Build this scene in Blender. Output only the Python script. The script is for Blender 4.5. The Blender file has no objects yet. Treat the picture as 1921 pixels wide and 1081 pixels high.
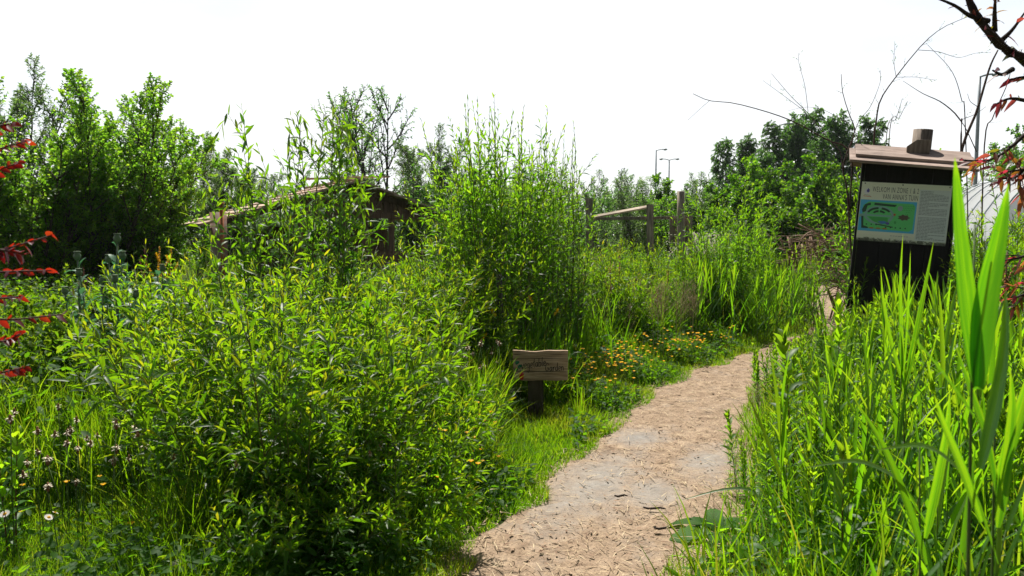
import bpy, bmesh, math
import numpy as np
from mathutils import Vector, Matrix

rng = np.random.default_rng(11)
scene = bpy.context.scene
COL = scene.collection
R = math.radians
# ---------------------------------------------------------------- camera model
F, PITCH, EYE = 1500.0, math.atan(110.5 / 1500.0), 1.5
CA, SA = math.cos(PITCH), math.sin(PITCH)

def P(px, py, Y):
    u = (px - 960.5) / F; v = (540.5 - py) / F
    dy = CA + SA * v; dz = -SA + CA * v
    k = Y / dy
    return np.array([u * k, Y, EYE + dz * k])

def G(px, py):
    u = (px - 960.5) / F; v = (540.5 - py) / F
    dy = CA + SA * v; dz = -SA + CA * v
    k = EYE / -dz
    return np.array([u * k, dy * k, 0.0])

def XY(px, Y):
    return (px - 960.5) / F * Y

# ---------------------------------------------------------------- path course
_py = np.array([-6, 0, 2, 3.46, 4.02, 4.89, 6.08, 6.82, 8.33, 9.78, 10.7, 11.5, 13, 14, 17, 20, 30, 60, 140.])
_px = np.array([-3.6, -1.5, -.88, -.32, -.03, .35, .80, 1.10, 1.93, 3.0, 3.65, 4.25, 5.0, 5.35, 6.25, 7.3, 10.6, 20, 48.])
_ty = np.linspace(-6, 140, 1461)
_tx = np.interp(_ty, _py, _px)
_k = np.exp(-np.linspace(-2, 2, 9) ** 2); _k /= _k.sum()
_tx = np.convolve(np.pad(_tx, 4, mode='edge'), _k, 'valid')
_sl = np.gradient(_tx, _ty)
def PW(y): return np.interp(y, [5, 7.5, 12], [1.0, .80, .80])
def left_edge(y): return np.interp(y, _ty, _tx) + .035 * np.sin(2.3 * y) + .03 * np.sin(5.7 * y + 1) + .018 * np.sin(13 * y + 2) + .01 * np.sin(31 * y)
def slope_cos(y): return 1 / np.sqrt(1 + np.interp(y, _ty, _sl) ** 2)
def right_edge(y): return np.interp(y, _ty, _tx) + PW(y) / slope_cos(y) + .04 * np.sin(2.9 * y + 2) + .03 * np.sin(6.7 * y) + .015 * np.sin(17 * y)
def dist_left(x, y): return (left_edge(y) - x) * slope_cos(y)      # >0 left of the path
def dist_right(x, y): return (x - right_edge(y)) * slope_cos(y)    # >0 right of the path

# ---------------------------------------------------------------- mesh buffer
def norm(a): return a / np.maximum(np.linalg.norm(a, axis=-1, keepdims=True), 1e-9)

class Buf:
    def __init__(s): s.v, s.f, s.t, s.n = [], [], [], 0
    def add(s, v, f, t=0.5, mi=0):
        v = np.asarray(v, float).reshape(-1, 3)
        f = np.asarray(f, np.int64)
        t = np.broadcast_to(np.asarray(t, float), (len(v),))
        s.v.append(v); s.t.append(t); s.f.append((f + s.n, mi)); s.n += len(v)
        return s
    def box(s, c, size, rot=None, mi=0, t=.5):
        d = np.array([[-1,-1,-1],[1,-1,-1],[1,1,-1],[-1,1,-1],[-1,-1,1],[1,-1,1],[1,1,1],[-1,1,1]]) * .5 * np.array(size)
        if rot is not None: d = d @ np.array(rot).T
        return s.add(d + np.array(c), [[0,3,2,1],[4,5,6,7],[0,1,5,4],[1,2,6,5],[2,3,7,6],[3,0,4,7]], t, mi)
    def beam(s, a, b, w, h, up=(0,0,1), mi=0, t=.5):
        a = np.array(a, float); b = np.array(b, float); y = norm(b - a)
        up = np.array(up, float)
        x = norm(np.cross(y, up)); z = np.cross(x, y)
        return s.box((a + b) / 2, (w, np.linalg.norm(b - a), h), np.stack([x, y, z], 1), mi, t)
    def prism(s, outline, y0, y1, mi=0, t=.5):
        o = np.array(outline, float); n = len(o)
        v = np.concatenate([np.stack([o[:,0], np.full(n, y0), o[:,1]], 1), np.stack([o[:,0], np.full(n, y1), o[:,1]], 1)])
        base = s.n
        s.add(v, [[i, (i+1) % n, n + (i+1) % n, n + i] for i in range(n)], t, mi)
        s.f.append((np.array([list(range(n))[::-1]]) + base, mi)); s.f.append((np.array([list(range(n, 2*n))]) + base, mi))
        return s
    def flat(s, outline, y, mi=0, t=.5):
        o = np.array(outline, float); n = len(o)
        return s.add(np.stack([o[:,0], np.full(n, y), o[:,1]], 1), [list(range(n))], t, mi)
    def tubes(s, paths, radii, sides=5, mi=0, t=.5):
        paths = np.asarray(paths, float)
        if paths.ndim == 2: paths = paths[None]
        n, m, _ = paths.shape
        radii = np.broadcast_to(np.asarray(radii, float), (n, m))
        T = norm(np.gradient(paths, axis=1))
        mean = norm(T.mean(1))
        ref = np.where(np.abs(mean[:, 2:3]) > .8, np.array([[1., 0, 0]]), np.array([[0, 0, 1.]]))[:, None, :]
        U = norm(np.cross(T, ref)); V = np.cross(T, U)
        a = np.arange(sides) / sides * 2 * np.pi
        ring = U[:, :, None] * np.cos(a)[:, None] + V[:, :, None] * np.sin(a)[:, None]
        v = paths[:, :, None] + ring * radii[:, :, None, None]
        idx = np.arange(n * m * sides).reshape(n, m, sides)
        q = np.stack([idx[:, :-1], np.roll(idx, -1, 2)[:, :-1], np.roll(idx, -1, 2)[:, 1:], idx[:, 1:]], -1).reshape(-1, 4)
        base = s.n
        s.add(v.reshape(-1, 3), q, t, mi)
        for e in (0, m - 1):
            f = idx[:, e, :]
            s.f.append(((f[:, ::-1] if e == 0 else f) + base, mi))
        return s
    def strips(s, Pp, D, N, L, W, droop, prof, t=.5, mid=True, fold=.25, mi=0, curl=0.0):
        """leaf blades: prof = (stations, widths)"""
        st = np.array(prof[0]); pw = np.array(prof[1]); m = len(st); n = len(Pp)
        L = np.broadcast_to(L, (n,)); W = np.broadcast_to(W, (n,)); droop = np.broadcast_to(droop, (n,))
        S = norm(np.cross(D, N))
        c = Pp[:, None] + D[:, None] * (L[:, None] * st)[..., None]
        c = c + np.array([0, 0, -1.]) * (droop[:, None] * L[:, None] * st ** 2)[..., None]
        c = c - N[:, None] * (curl * L[:, None] * st ** 2)[..., None]
        w = (W[:, None] * pw * .5)[..., None]
        e = N[:, None] * w * fold
        l = c + S[:, None] * w + e; r = c - S[:, None] * w + e
        k = 3 if mid else 2
        v = np.stack([l, c, r] if mid else [l, r], 2)          # n,m,k,3
        idx = np.arange(n * m * k).reshape(n, m, k)
        q = np.stack([idx[:, :-1, :-1], idx[:, 1:, :-1], idx[:, 1:, 1:], idx[:, :-1, 1:]], -1).reshape(-1, 4)
        t = np.asarray(t, float)
        if t.ndim == 1: t = np.repeat(t, m * k)
        return s.add(v.reshape(-1, 3), q, t, mi)
    def mesh(s, name, mats, smooth=True, bevel=0):
        me = bpy.data.meshes.new(name)
        v = np.concatenate(s.v).astype(np.float32); t = np.concatenate(s.t).astype(np.float32)
        li, ls, mi = [], [], []; o = 0
        for f, m_ in s.f:
            if len(f) == 0: continue
            li.append(f.ravel()); k = f.shape[1]
            ls.append(o + np.arange(len(f)) * k); o += f.size
            mi.append(np.full(len(f), m_))
        li = np.concatenate(li).astype(np.int32); ls = np.concatenate(ls).astype(np.int32); mi = np.concatenate(mi).astype(np.int32)
        me.vertices.add(len(v)); me.vertices.foreach_set('co', v.ravel())
        me.loops.add(len(li)); me.loops.foreach_set('vertex_index', li)
        me.polygons.add(len(ls)); me.polygons.foreach_set('loop_start', ls)
        me.polygons.foreach_set('material_index', mi)
        me.polygons.foreach_set('use_smooth', np.full(len(ls), smooth))
        a = me.attributes.new('tint', 'FLOAT', 'POINT'); a.data.foreach_set('value', t)
        for m_ in (mats if isinstance(mats, (list, tuple)) else [mats]): me.materials.append(m_)
        me.update(calc_edges=True)
        if bevel:
            bm = bmesh.new(); bm.from_mesh(me)
            bmesh.ops.bevel(bm, geom=list(bm.edges), offset=bevel, segments=2, affect='EDGES', profile=.6)
            bm.to_mesh(me); bm.free()
        return me

def obj(name, me, parent=None, loc=(0,0,0), rot=(0,0,0)):
    o = bpy.data.objects.new(name, me); COL.objects.link(o)
    o.location = loc; o.rotation_euler = rot
    if parent is not None: o.parent = parent
    return o

def thing(name, label, cat, loc=(0,0,0), rot=(0,0,0), scale=1.0, group=None):
    o = bpy.data.objects.new(name, None); COL.objects.link(o)
    o.location = loc; o.rotation_euler = rot; o.scale = (scale,)*3 if np.isscalar(scale) else scale
    o.empty_display_size = .1
    o['label'] = label; o['category'] = cat
    if group: o['group'] = group
    return o

def plant(name, label, cat, parts, loc, rotz=0.0, scale=1.0, group=None, tilt=(0, 0)):
    """a thing and its parts; copies share their part meshes"""
    r = thing(name, label, cat, tuple(float(c) for c in loc), (tilt[0], tilt[1], rotz), scale, group)
    for pn, me in parts:
        c = bpy.data.objects.new(pn, me); COL.objects.link(c); c.parent = r
    return r

def kind(o, k, **kw):
    o['kind'] = k
    for a, b in kw.items(): o[a] = b
    return o

# ---------------------------------------------------------------- materials
def nodes(name):
    m = bpy.data.materials.new(name); m.use_nodes = True
    nt = m.node_tree; nt.nodes.clear()
    out = nt.nodes.new('ShaderNodeOutputMaterial')
    return m, nt, out

def ramp(nt, fac, stops):
    r = nt.nodes.new('ShaderNodeValToRGB'); el = r.color_ramp.elements
    while len(el) < len(stops): el.new(.5)
    for e, (p, c) in zip(el, stops): e.position = p; e.color = (*c, 1)
    if fac is not None: nt.links.new(fac, r.inputs[0])
    return r.outputs[0]

def noise(nt, scale, detail=3, coord=None, rough=.55, vec_scale=None, kind_='Object'):
    tc = nt.nodes.new('ShaderNodeTexCoord'); o = tc.outputs[kind_]
    if vec_scale:
        mp = nt.nodes.new('ShaderNodeMapping'); mp.inputs['Scale'].default_value = vec_scale
        nt.links.new(o, mp.inputs[0]); o = mp.outputs[0]
    n = nt.nodes.new('ShaderNodeTexNoise'); n.inputs['Scale'].default_value = scale
    n.inputs['Detail'].default_value = detail; n.inputs['Roughness'].default_value = rough
    nt.links.new(o, n.inputs['Vector'])
    return n.outputs['Fac']

def leaf_mat(name, base, trans, mix=.5, rough=.42, spec=.5):
    """base / trans: three colours by leaf age (old, mature, young tip)"""
    m, nt, out = nodes(name)
    at = nt.nodes.new('ShaderNodeAttribute'); at.attribute_name = 'tint'
    oi = nt.nodes.new('ShaderNodeObjectInfo')
    ps = [0.0, .5, 1.0]
    b = ramp(nt, at.outputs['Fac'], list(zip(ps, base)))
    t = ramp(nt, at.outputs['Fac'], list(zip(ps, trans)))
    mr = nt.nodes.new('ShaderNodeMapRange'); mr.inputs[3].default_value = .82; mr.inputs[4].default_value = 1.18
    nt.links.new(oi.outputs['Random'], mr.inputs[0])
    outs = []
    for c in (b, t):
        h = nt.nodes.new('ShaderNodeHueSaturation'); nt.links.new(c, h.inputs['Color']); nt.links.new(mr.outputs[0], h.inputs['Value'])
        outs.append(h.outputs[0])
    p = nt.nodes.new('ShaderNodeBsdfPrincipled'); nt.links.new(outs[0], p.inputs['Base Color'])
    p.inputs['Roughness'].default_value = rough; p.inputs['Specular IOR Level'].default_value = spec * .75
    tr = nt.nodes.new('ShaderNodeBsdfTranslucent'); nt.links.new(outs[1], tr.inputs[0])
    mx = nt.nodes.new('ShaderNodeMixShader'); mx.inputs[0].default_value = mix
    nt.links.new(p.outputs[0], mx.inputs[1]); nt.links.new(tr.outputs[0], mx.inputs[2])
    nt.links.new(mx.outputs[0], out.inputs[0])
    return m

def solid(name, col, rough=.7, spec=.3, var=0.0, nscale=20, vec_scale=None, bump=0.0, col2=None, metal=0.0):
    m, nt, out = nodes(name)
    p = nt.nodes.new('ShaderNodeBsdfPrincipled')
    p.inputs['Roughness'].default_value = rough; p.inputs['Specular IOR Level'].default_value = spec; p.inputs['Metallic'].default_value = metal
    if var or col2:
        f = noise(nt, nscale, 5, vec_scale=vec_scale)
        c2 = col2 if col2 else tuple(max(0, c * (1 - var)) for c in col)
        c = ramp(nt, f, [(.3, c2), (.68, col)])
        nt.links.new(c, p.inputs['Base Color'])
        if bump:
            bp = nt.nodes.new('ShaderNodeBump'); bp.inputs['Strength'].default_value = bump; bp.inputs['Distance'].default_value = .01
            nt.links.new(f, bp.inputs['Height']); nt.links.new(bp.outputs[0], p.inputs['Normal'])
    else:
        p.inputs['Base Color'].default_value = (*col, 1)
    nt.links.new(p.outputs[0], out.inputs[0])
    return m

M = {}
M['willow'] = leaf_mat('willow_leaf', [(0.018,0.056,0.008),(0.036,0.104,0.010),(0.096,0.120,0.010)], [(.15,.42,.006),(.36,.64,.008),(.64,.62,.015)], .5, .42, .32)
M['osier'] = leaf_mat('osier_leaf', [(0.018,0.060,0.011),(0.036,0.104,0.014),(0.064,0.120,0.016)], [(.13,.40,.008),(.31,.60,.010),(.46,.62,.02)], .5, .45, .35)
M['reed'] = leaf_mat('reed_leaf', [(0.024,0.072,0.016),(0.040,0.112,0.016),(0.064,0.136,0.016)], [(.10,.34,.006),(.23,.52,.006),(.38,.58,.01)], .55, .45)
M['grass'] = leaf_mat('grass_blade', [(0.021,0.064,0.006),(0.038,0.105,0.006),(0.090,0.112,0.015)], [(.13,.34,.004),(.29,.54,.005),(.48,.48,.03)], .52, .5, .3)
M['weed'] = leaf_mat('weed_leaf', [(0.012,0.041,0.006),(0.024,0.071,0.007),(0.045,0.090,0.009)], [(.08,.26,.005),(.20,.46,.008),(.38,.54,.015)], .45, .6, .22)
M['herb'] = leaf_mat('herb_leaf', [(0.019,0.064,0.010),(0.036,0.104,0.011),(0.056,0.128,0.013)], [(.14,.42,.006),(.31,.62,.008),(.44,.66,.012)], .52, .45, .3)
M['glauc'] = leaf_mat('glaucous_leaf', [(.05,.12,.075),(.07,.16,.10),(.10,.19,.12)], [(.05,.18,.06),(.08,.25,.09),(.12,.3,.1)], .35, .5)
M['alder'] = leaf_mat('alder_leaf', [(.022,.065,.014),(.04,.105,.018),(.07,.14,.022)], [(.14,.40,.014),(.26,.58,.018),(.42,.62,.03)], .55, .42, .35)
M['dark'] = leaf_mat('birch_leaf', [(.034,.07,.026),(.05,.105,.034),(.075,.135,.042)], [(.08,.26,.02),(.15,.40,.03),(.24,.46,.05)], .45, .4)
M['oakish'] = leaf_mat('bright_tree_leaf', [(0.024,0.064,0.008),(0.040,0.104,0.010),(0.072,0.136,0.012)], [(.08,.28,.006),(.17,.44,.008),(.3,.5,.015)], .5, .4)
M['pale'] = leaf_mat('pale_willow_leaf', [(.055,.10,.04),(.085,.14,.055),(.13,.18,.07)], [(.10,.24,.04),(.18,.36,.06),(.3,.45,.09)], .45, .38)
M['redleaf'] = leaf_mat('red_leaf', [(.035,.010,.022),(.06,.012,.022),(.06,.03,.02)], [(.38,.012,.008),(.60,.035,.008),(.55,.10,.01)], .42, .42)
M['vine'] = leaf_mat('turning_leaf', [(.02,.06,.015),(.05,.035,.02),(.07,.015,.025)], [(.10,.34,.01),(.42,.20,.02),(.60,.05,.08)], .42, .45)
M['straw'] = leaf_mat('dry_straw', [(.26,.18,.11),(.44,.33,.21),(.60,.49,.32)], [(.2,.14,.08),(.3,.2,.1),(.4,.3,.2)], .2, .6, .2)
M['chips'] = leaf_mat('bark_chip', [(.15,.09,.06),(.26,.175,.12),(.40,.30,.215)], [(.1,.06,.03),(.2,.12,.08),(.3,.2,.14)], .05, .8, .15)
M['dock'] = leaf_mat('dock_leaf', [(.025,.075,.012),(.04,.11,.015),(.06,.13,.015)], [(.06,.26,.006),(.14,.42,.008),(.3,.5,.015)], .45, .65, .25)
M['stem'] = solid('green_stem', (.07,.13,.02), .5, .4, .3, 30)
M['redstem'] = solid('reddish_stem', (.16,.06,.025), .5, .4, .3, 30)
M['wand'] = solid('willow_wand', (.12,.13,.04), .5, .4, .4, 25)
M['bark'] = solid('grey_brown_bark', (.11,.085,.062), .85, .2, .6, 18, (1,1,.25), .6)
M['darkbark'] = solid('dark_bark', (.055,.04,.032), .85, .2, .6, 22, (1,1,.3), .7)
M['twig'] = solid('brown_twig', (.10,.06,.045), .7, .3, .4, 20)
M['deadwood'] = solid('dead_branch', (.26,.17,.11), .8, .2, .5, 25)
M['butter'] = leaf_mat('yellow_petal', [(.80,.44,.008),(.84,.50,.008),(.86,.56,.01)], [(.85,.48,.004),(.9,.54,.004),(.9,.58,.006)], .5, .5, .2)
M['iris'] = leaf_mat('iris_petal', [(.85,.55,.01)]*3, [(.9,.6,.01)]*3, .4, .4)
M['whitepetal'] = leaf_mat('white_petal', [(.75,.72,.66)]*3, [(.7,.66,.6)]*3, .4, .6)
M['fluff'] = leaf_mat('seed_fluff', [(.62,.60,.58)]*3, [(.6,.58,.56)]*3, .4, .7)
M['head'] = solid('brown_seed_head', (.30,.15,.07), .8, .2, .5, 120)
M['anther'] = solid('cream_anther', (.72,.64,.50), .8, .2, .3, 200)
M['rust'] = solid('rusty_dock_seed', (.34,.085,.025), .7, .3, .5, 60)
M['pod'] = solid('green_pod', (.16,.23,.12), .6, .3, .3, 40)
M['galv'] = solid('painted_lamp_steel', (.42,.46,.50), .5, .4, .1, 4)
M['lampglass'] = solid('lamp_glass', (.55,.58,.6), .3, .5)

def wood_mat(name, c1, c2, axis=(1,1,12), scale=5.0, bump=.5, rough=.8, knots=True):
    m, nt, out = nodes(name)
    p = nt.nodes.new('ShaderNodeBsdfPrincipled'); p.inputs['Roughness'].default_value = rough; p.inputs['Specular IOR Level'].default_value = .25
    f = noise(nt, scale, 8, vec_scale=axis, rough=.65)
    f2 = noise(nt, 2.3, 3)
    at = nt.nodes.new('ShaderNodeAttribute'); at.attribute_name = 'tint'
    c = ramp(nt, f, [(.28, tuple(x * .45 for x in c2)), (.45, c2), (.66, c1)])
    d = ramp(nt, f2, [(.35, (.6,.58,.56)), (.65, (1.1,1.08,1.05))])
    mx = nt.nodes.new('ShaderNodeMix'); mx.data_type = 'RGBA'; mx.blend_type = 'MULTIPLY'; mx.inputs[0].default_value = 1
    nt.links.new(c, mx.inputs[6]); nt.links.new(d, mx.inputs[7])
    h = nt.nodes.new('ShaderNodeHueSaturation'); nt.links.new(mx.outputs[2], h.inputs['Color'])
    mr = nt.nodes.new('ShaderNodeMapRange'); mr.inputs[3].default_value = .7; mr.inputs[4].default_value = 1.3
    nt.links.new(at.outputs['Fac'], mr.inputs[0]); nt.links.new(mr.outputs[0], h.inputs['Value'])
    nt.links.new(h.outputs[0], p.inputs['Base Color'])
    bp = nt.nodes.new('ShaderNodeBump'); bp.inputs['Strength'].default_value = bump; bp.inputs['Distance'].default_value = .006
    nt.links.new(f, bp.inputs['Height']); nt.links.new(bp.outputs[0], p.inputs['Normal'])
    nt.links.new(p.outputs[0], out.inputs[0])
    return m
M['signwood'] = wood_mat('weathered_sign_wood', (.60,.45,.33), (.36,.25,.17), (1.2,8,14), 4.5, .6)
M['postwood'] = wood_mat('dark_post_wood', (.12,.095,.07), (.07,.055,.04), (14,14,1.2), 4, .6)
M['roofwood'] = wood_mat('roof_plank_wood', (.46,.37,.33), (.31,.235,.205), (1.2,10,10), 4, .4)
M['roundpost'] = wood_mat('grey_round_post_wood', (.52,.45,.36), (.32,.27,.21), (12,12,1), 4, .5)
M['capwood'] = wood_mat('dark_grey_post_wood', (.27,.22,.18), (.16,.13,.105), (12,12,1), 4, .5)
M['blackboard'] = wood_mat('black_stained_wood', (.018,.016,.016), (.010,.009,.009), (10,10,1), 4, .3, .75)
M['shedwood'] = wood_mat('brown_shed_wood', (.30,.185,.13), (.17,.105,.075), (9,9,.8), 3, .5)
M['shedroof'] = wood_mat('bleached_roof_plank', (.66,.52,.41), (.46,.33,.25), (6,1,6), 3, .4)
M['fencewood'] = wood_mat('grey_fence_wood', (.42,.37,.29), (.25,.215,.165), (10,10,1), 3.5, .5)
M['palewood'] = wood_mat('pale_rail_wood', (.75,.66,.54), (.6,.5,.4), (1,8,8), 3, .4)
M['orange'] = solid('rust_orange_steel', (.50,.17,.06), .7, .3, .5, 14)
M['zinc'] = solid('stained_zinc_sheet', (.34,.29,.26), .6, .3, .45, 6, col2=(.22,.09,.04))
M['darkpole'] = solid('dark_steel_stake', (.045,.05,.04), .6, .3, .4, 20)
M['poly'] = leaf_mat('polytunnel_film', [(.8,.82,.85)]*3, [(.85,.87,.9)]*3, .5, .35)
M['ink'] = solid('black_paint', (.015,.014,.014), .6, .3)
M['redpaint'] = solid('red_paint', (.50,.018,.02), .55, .3, .25, 40)
M['greenpaint'] = solid('green_paint', (.02,.16,.085), .6, .3, .25, 40)
M['screw'] = solid('dark_screw', (.03,.03,.03), .4, .5)
for nm, c in dict(cream=(.66,.68,.56), mapblue=(.10,.50,.80), mapgreen=(.14,.66,.20), maplawn=(.08,.44,.10), hedge=(.035,.09,.05), mappath=(.26,.48,.42),
                  greytext=(.30,.33,.33), paleblock=(.70,.75,.72), violet=(.13,.12,.38), whiteink=(.8,.8,.82), orangemap=(.45,.22,.05), greyround=(.32,.42,.44),
                  brownmap=(.12,.10,.07), pond=(.08,.22,.55), textink=(.05,.06,.06), mapred=(.55,.12,.05)).items():
    M[nm] = solid('print_' + nm, c, .45, .4)

# ---------------------------------------------------------------- plant tools
LANCE = ([0, .1, .32, .62, .86, 1], [.10, .55, 1, .82, .38, .02])
LANCE4 = ([0, .3, .68, 1], [.12, 1, .75, .02])
OVAL = ([0, .18, .5, .82, 1], [.08, .8, 1, .6, .03])
OVAL3 = ([0, .48, 1], [.06, 1, .04])
BLADE = ([0, .25, .5, .75, .92, 1], [.75, 1, .95, .7, .32, .02])
BLADE4 = ([0, .35, .7, 1], [.8, 1, .65, .03])
REED = ([0, .08, .25, .5, .75, .92, 1], [.35, .85, 1, .85, .5, .18, .01])

def interp(paths, t):
    n, m, _ = paths.shape
    x = np.clip(t, 0, .9999) * (m - 1); i = np.floor(x).astype(int); f = (x - i)[..., None]
    r = np.arange(n)[:, None]
    a = paths[r, i]; b = paths[r, i + 1]
    return a + (b - a) * f, norm(b - a)

def grow(start, dirn, length, m=6, up=0.3, wob=.12, r=None, nod=0.0):
    """polylines that start at points, head along dirn and bend towards the light (nod: tip falls over)"""
    r = r or rng
    n = len(start); L = np.broadcast_to(length, (n,))
    s = np.linspace(0, 1, m)[1:]
    kick = r.normal(0, wob, (n, 1, 3)) + r.normal(0, wob * .5, (n, m - 1, 3))
    d = dirn[:, None] + np.array([0, 0, 1.]) * (up * s)[None, :, None] - np.array([0, 0, 1.]) * (nod * s ** 4)[None, :, None] + kick * s[None, :, None]
    d = norm(d) * (L / (m - 1))[:, None, None]
    return np.concatenate([start[:, None], start[:, None] + np.cumsum(d, 1)], 1)

def children(paths, radii, k, t0, t1, ratio, ang, up=.35, wob=.12, m=5, taper=.5, r=None, floor=0.0):
    r = r or rng
    n = len(paths)
    t = t0 + (t1 - t0) * (np.arange(k)[None] + r.random((n, k))) / k
    pos, T = interp(paths, t)
    ref = np.where(np.abs(T[..., 2:3]) > .9, np.array([1., 0, 0]), np.array([0, 0, 1.]))
    U = norm(np.cross(T, ref)); V = np.cross(T, U)
    az = np.arange(k)[None] * 2.4 + r.random((n, 1)) * 6.28 + r.normal(0, .35, (n, k))
    Rr = U * np.cos(az)[..., None] + V * np.sin(az)[..., None]
    a = ang + r.normal(0, .15, (n, k))
    D = norm(T * np.cos(a)[..., None] + Rr * np.sin(a)[..., None])
    plen = np.linalg.norm(np.diff(paths, axis=1), axis=2).sum(1)
    L = plen[:, None] * ratio * (1.15 - .75 * (t - t0) / max(t1 - t0, 1e-6)) * r.uniform(.7, 1.25, (n, k)) + floor
    p = grow(pos.reshape(-1, 3), D.reshape(-1, 3), L.ravel(), m, up, wob, r)
    rad = np.repeat(np.broadcast_to(radii, paths.shape[:2])[:, 0] * taper, k)[:, None] * np.linspace(1, .25, m)[None]
    return p, rad

def foliage(buf, paths, k, t0, t1, L, W, ang=(1.0, .5), mode='spiral', droop=.25, prof=LANCE, fold=.25, lsc=None, tint=None, roll=.4, mid=True, curl=0.0, r=None, size_var=.22, mi=0):
    r = r or rng
    n = len(paths)
    i = np.arange(k)[None]
    step = (i // 2) * 2 + .5 if mode == 'opposite' else i
    t = t0 + (t1 - t0) * (step + (0 if mode == 'opposite' else r.uniform(-.4, .4, (n, k)))) / max(k - 1, 1) + np.zeros((n, k))
    t = np.clip(t, 0.001, .999)
    pos, T = interp(paths, t)
    ref = np.where(np.abs(T[..., 2:3]) > .9, np.array([1., 0, 0]), np.array([0, 0, 1.]))
    U = norm(np.cross(T, ref)); V = np.cross(T, U)
    r0 = r.random((n, 1)) * 6.28
    if mode == 'spiral': az = i * 2.4 + r0 + r.normal(0, .3, (n, k))
    elif mode == 'opposite': az = (i // 2) * 1.571 + (i % 2) * 3.1416 + r0 + r.normal(0, .2, (n, k))
    else: az = (i % 2) * 3.1416 + r0 + r.normal(0, .35, (n, k))
    Rr = U * np.cos(az)[..., None] + V * np.sin(az)[..., None]
    tn = (t - t0) / max(t1 - t0, 1e-6)
    a = ang[0] + (ang[1] - ang[0]) * tn + r.normal(0, .18, (n, k))
    D = norm(T * np.cos(a)[..., None] + Rr * np.sin(a)[..., None])
    N = norm(T - (T * D).sum(-1, keepdims=True) * D)
    S = np.cross(D, N); ro = r.normal(0, roll, (n, k))[..., None]
    N = N * np.cos(ro) + S * np.sin(ro)
    sc = (lsc(tn) if lsc else 1.0) * r.uniform(1 - size_var, 1 + size_var, (n, k))
    LL = (L * sc).ravel(); WW = (W * sc * r.uniform(.85, 1.1, (n, k))).ravel()
    ti = tint(tn) if tint else .5
    ti = np.clip(ti + r.normal(0, .16, (n, k)), 0, 1).ravel()
    dr = (droop * r.uniform(.3, 1.6, (n, k))).ravel()
    buf.strips(pos.reshape(-1, 3), D.reshape(-1, 3), N.reshape(-1, 3), LL, WW, dr, prof, ti, mid, fold, mi, curl)

tip_young = lambda t: .30 + .45 * t ** 3
tip_small = lambda t: 1.0 - .5 * t ** 3

# ---- willow / osier shrubs: many wands from one stool
def willow(seed, n, H, spread, k, L, W, side=4, kside=12, nod=.2, mat='willow', base_r=.18, t0=.18, lean=(0, 0), up=.35, leaf_ang=(1.05, .45), minlen=.55, rad=.006):
    r = np.random.default_rng(seed)
    az = r.random(n) * 6.283; q = np.sqrt(r.random(n)); th = spread * q
    st = np.stack([np.cos(az) * base_r * q, np.sin(az) * base_r * q, np.zeros(n)], 1)
    D = np.stack([np.cos(az) * np.sin(th) + lean[0], np.sin(az) * np.sin(th) + lean[1], np.cos(th)], 1)
    ln = H * r.uniform(minlen, 1.05, n) * (1 - .12 * q)
    w = grow(st, norm(D), ln, 10, up, .10, r, nod)
    rd = (rad * r.uniform(.7, 1.2, n))[:, None] * np.linspace(1, .22, 10)[None]
    bs, bl = Buf(), Buf()
    bs.tubes(w, rd, 5)
    foliage(bl, w, k, t0, .995, L, W, leaf_ang, 'spiral', .28, LANCE, .3, tip_small, tip_young, .5, r=r)
    if side:
        c, cr = children(w, rd, side, .22, .85, .30, .75, .5, .12, 6, .5, r)
        bs.tubes(c, cr, 4)
        foliage(bl, c, kside, .1, .99, L * .82, W * .85, (1.0, .45), 'spiral', .28, LANCE4, .3, tip_small, lambda t: .25 + .38 * t ** 2, .5, r=r)
    return [('stems', bs.mesh('willow_stems', M['wand'])), ('leaves', bl.mesh('willow_leaves', M[mat]))]

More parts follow.
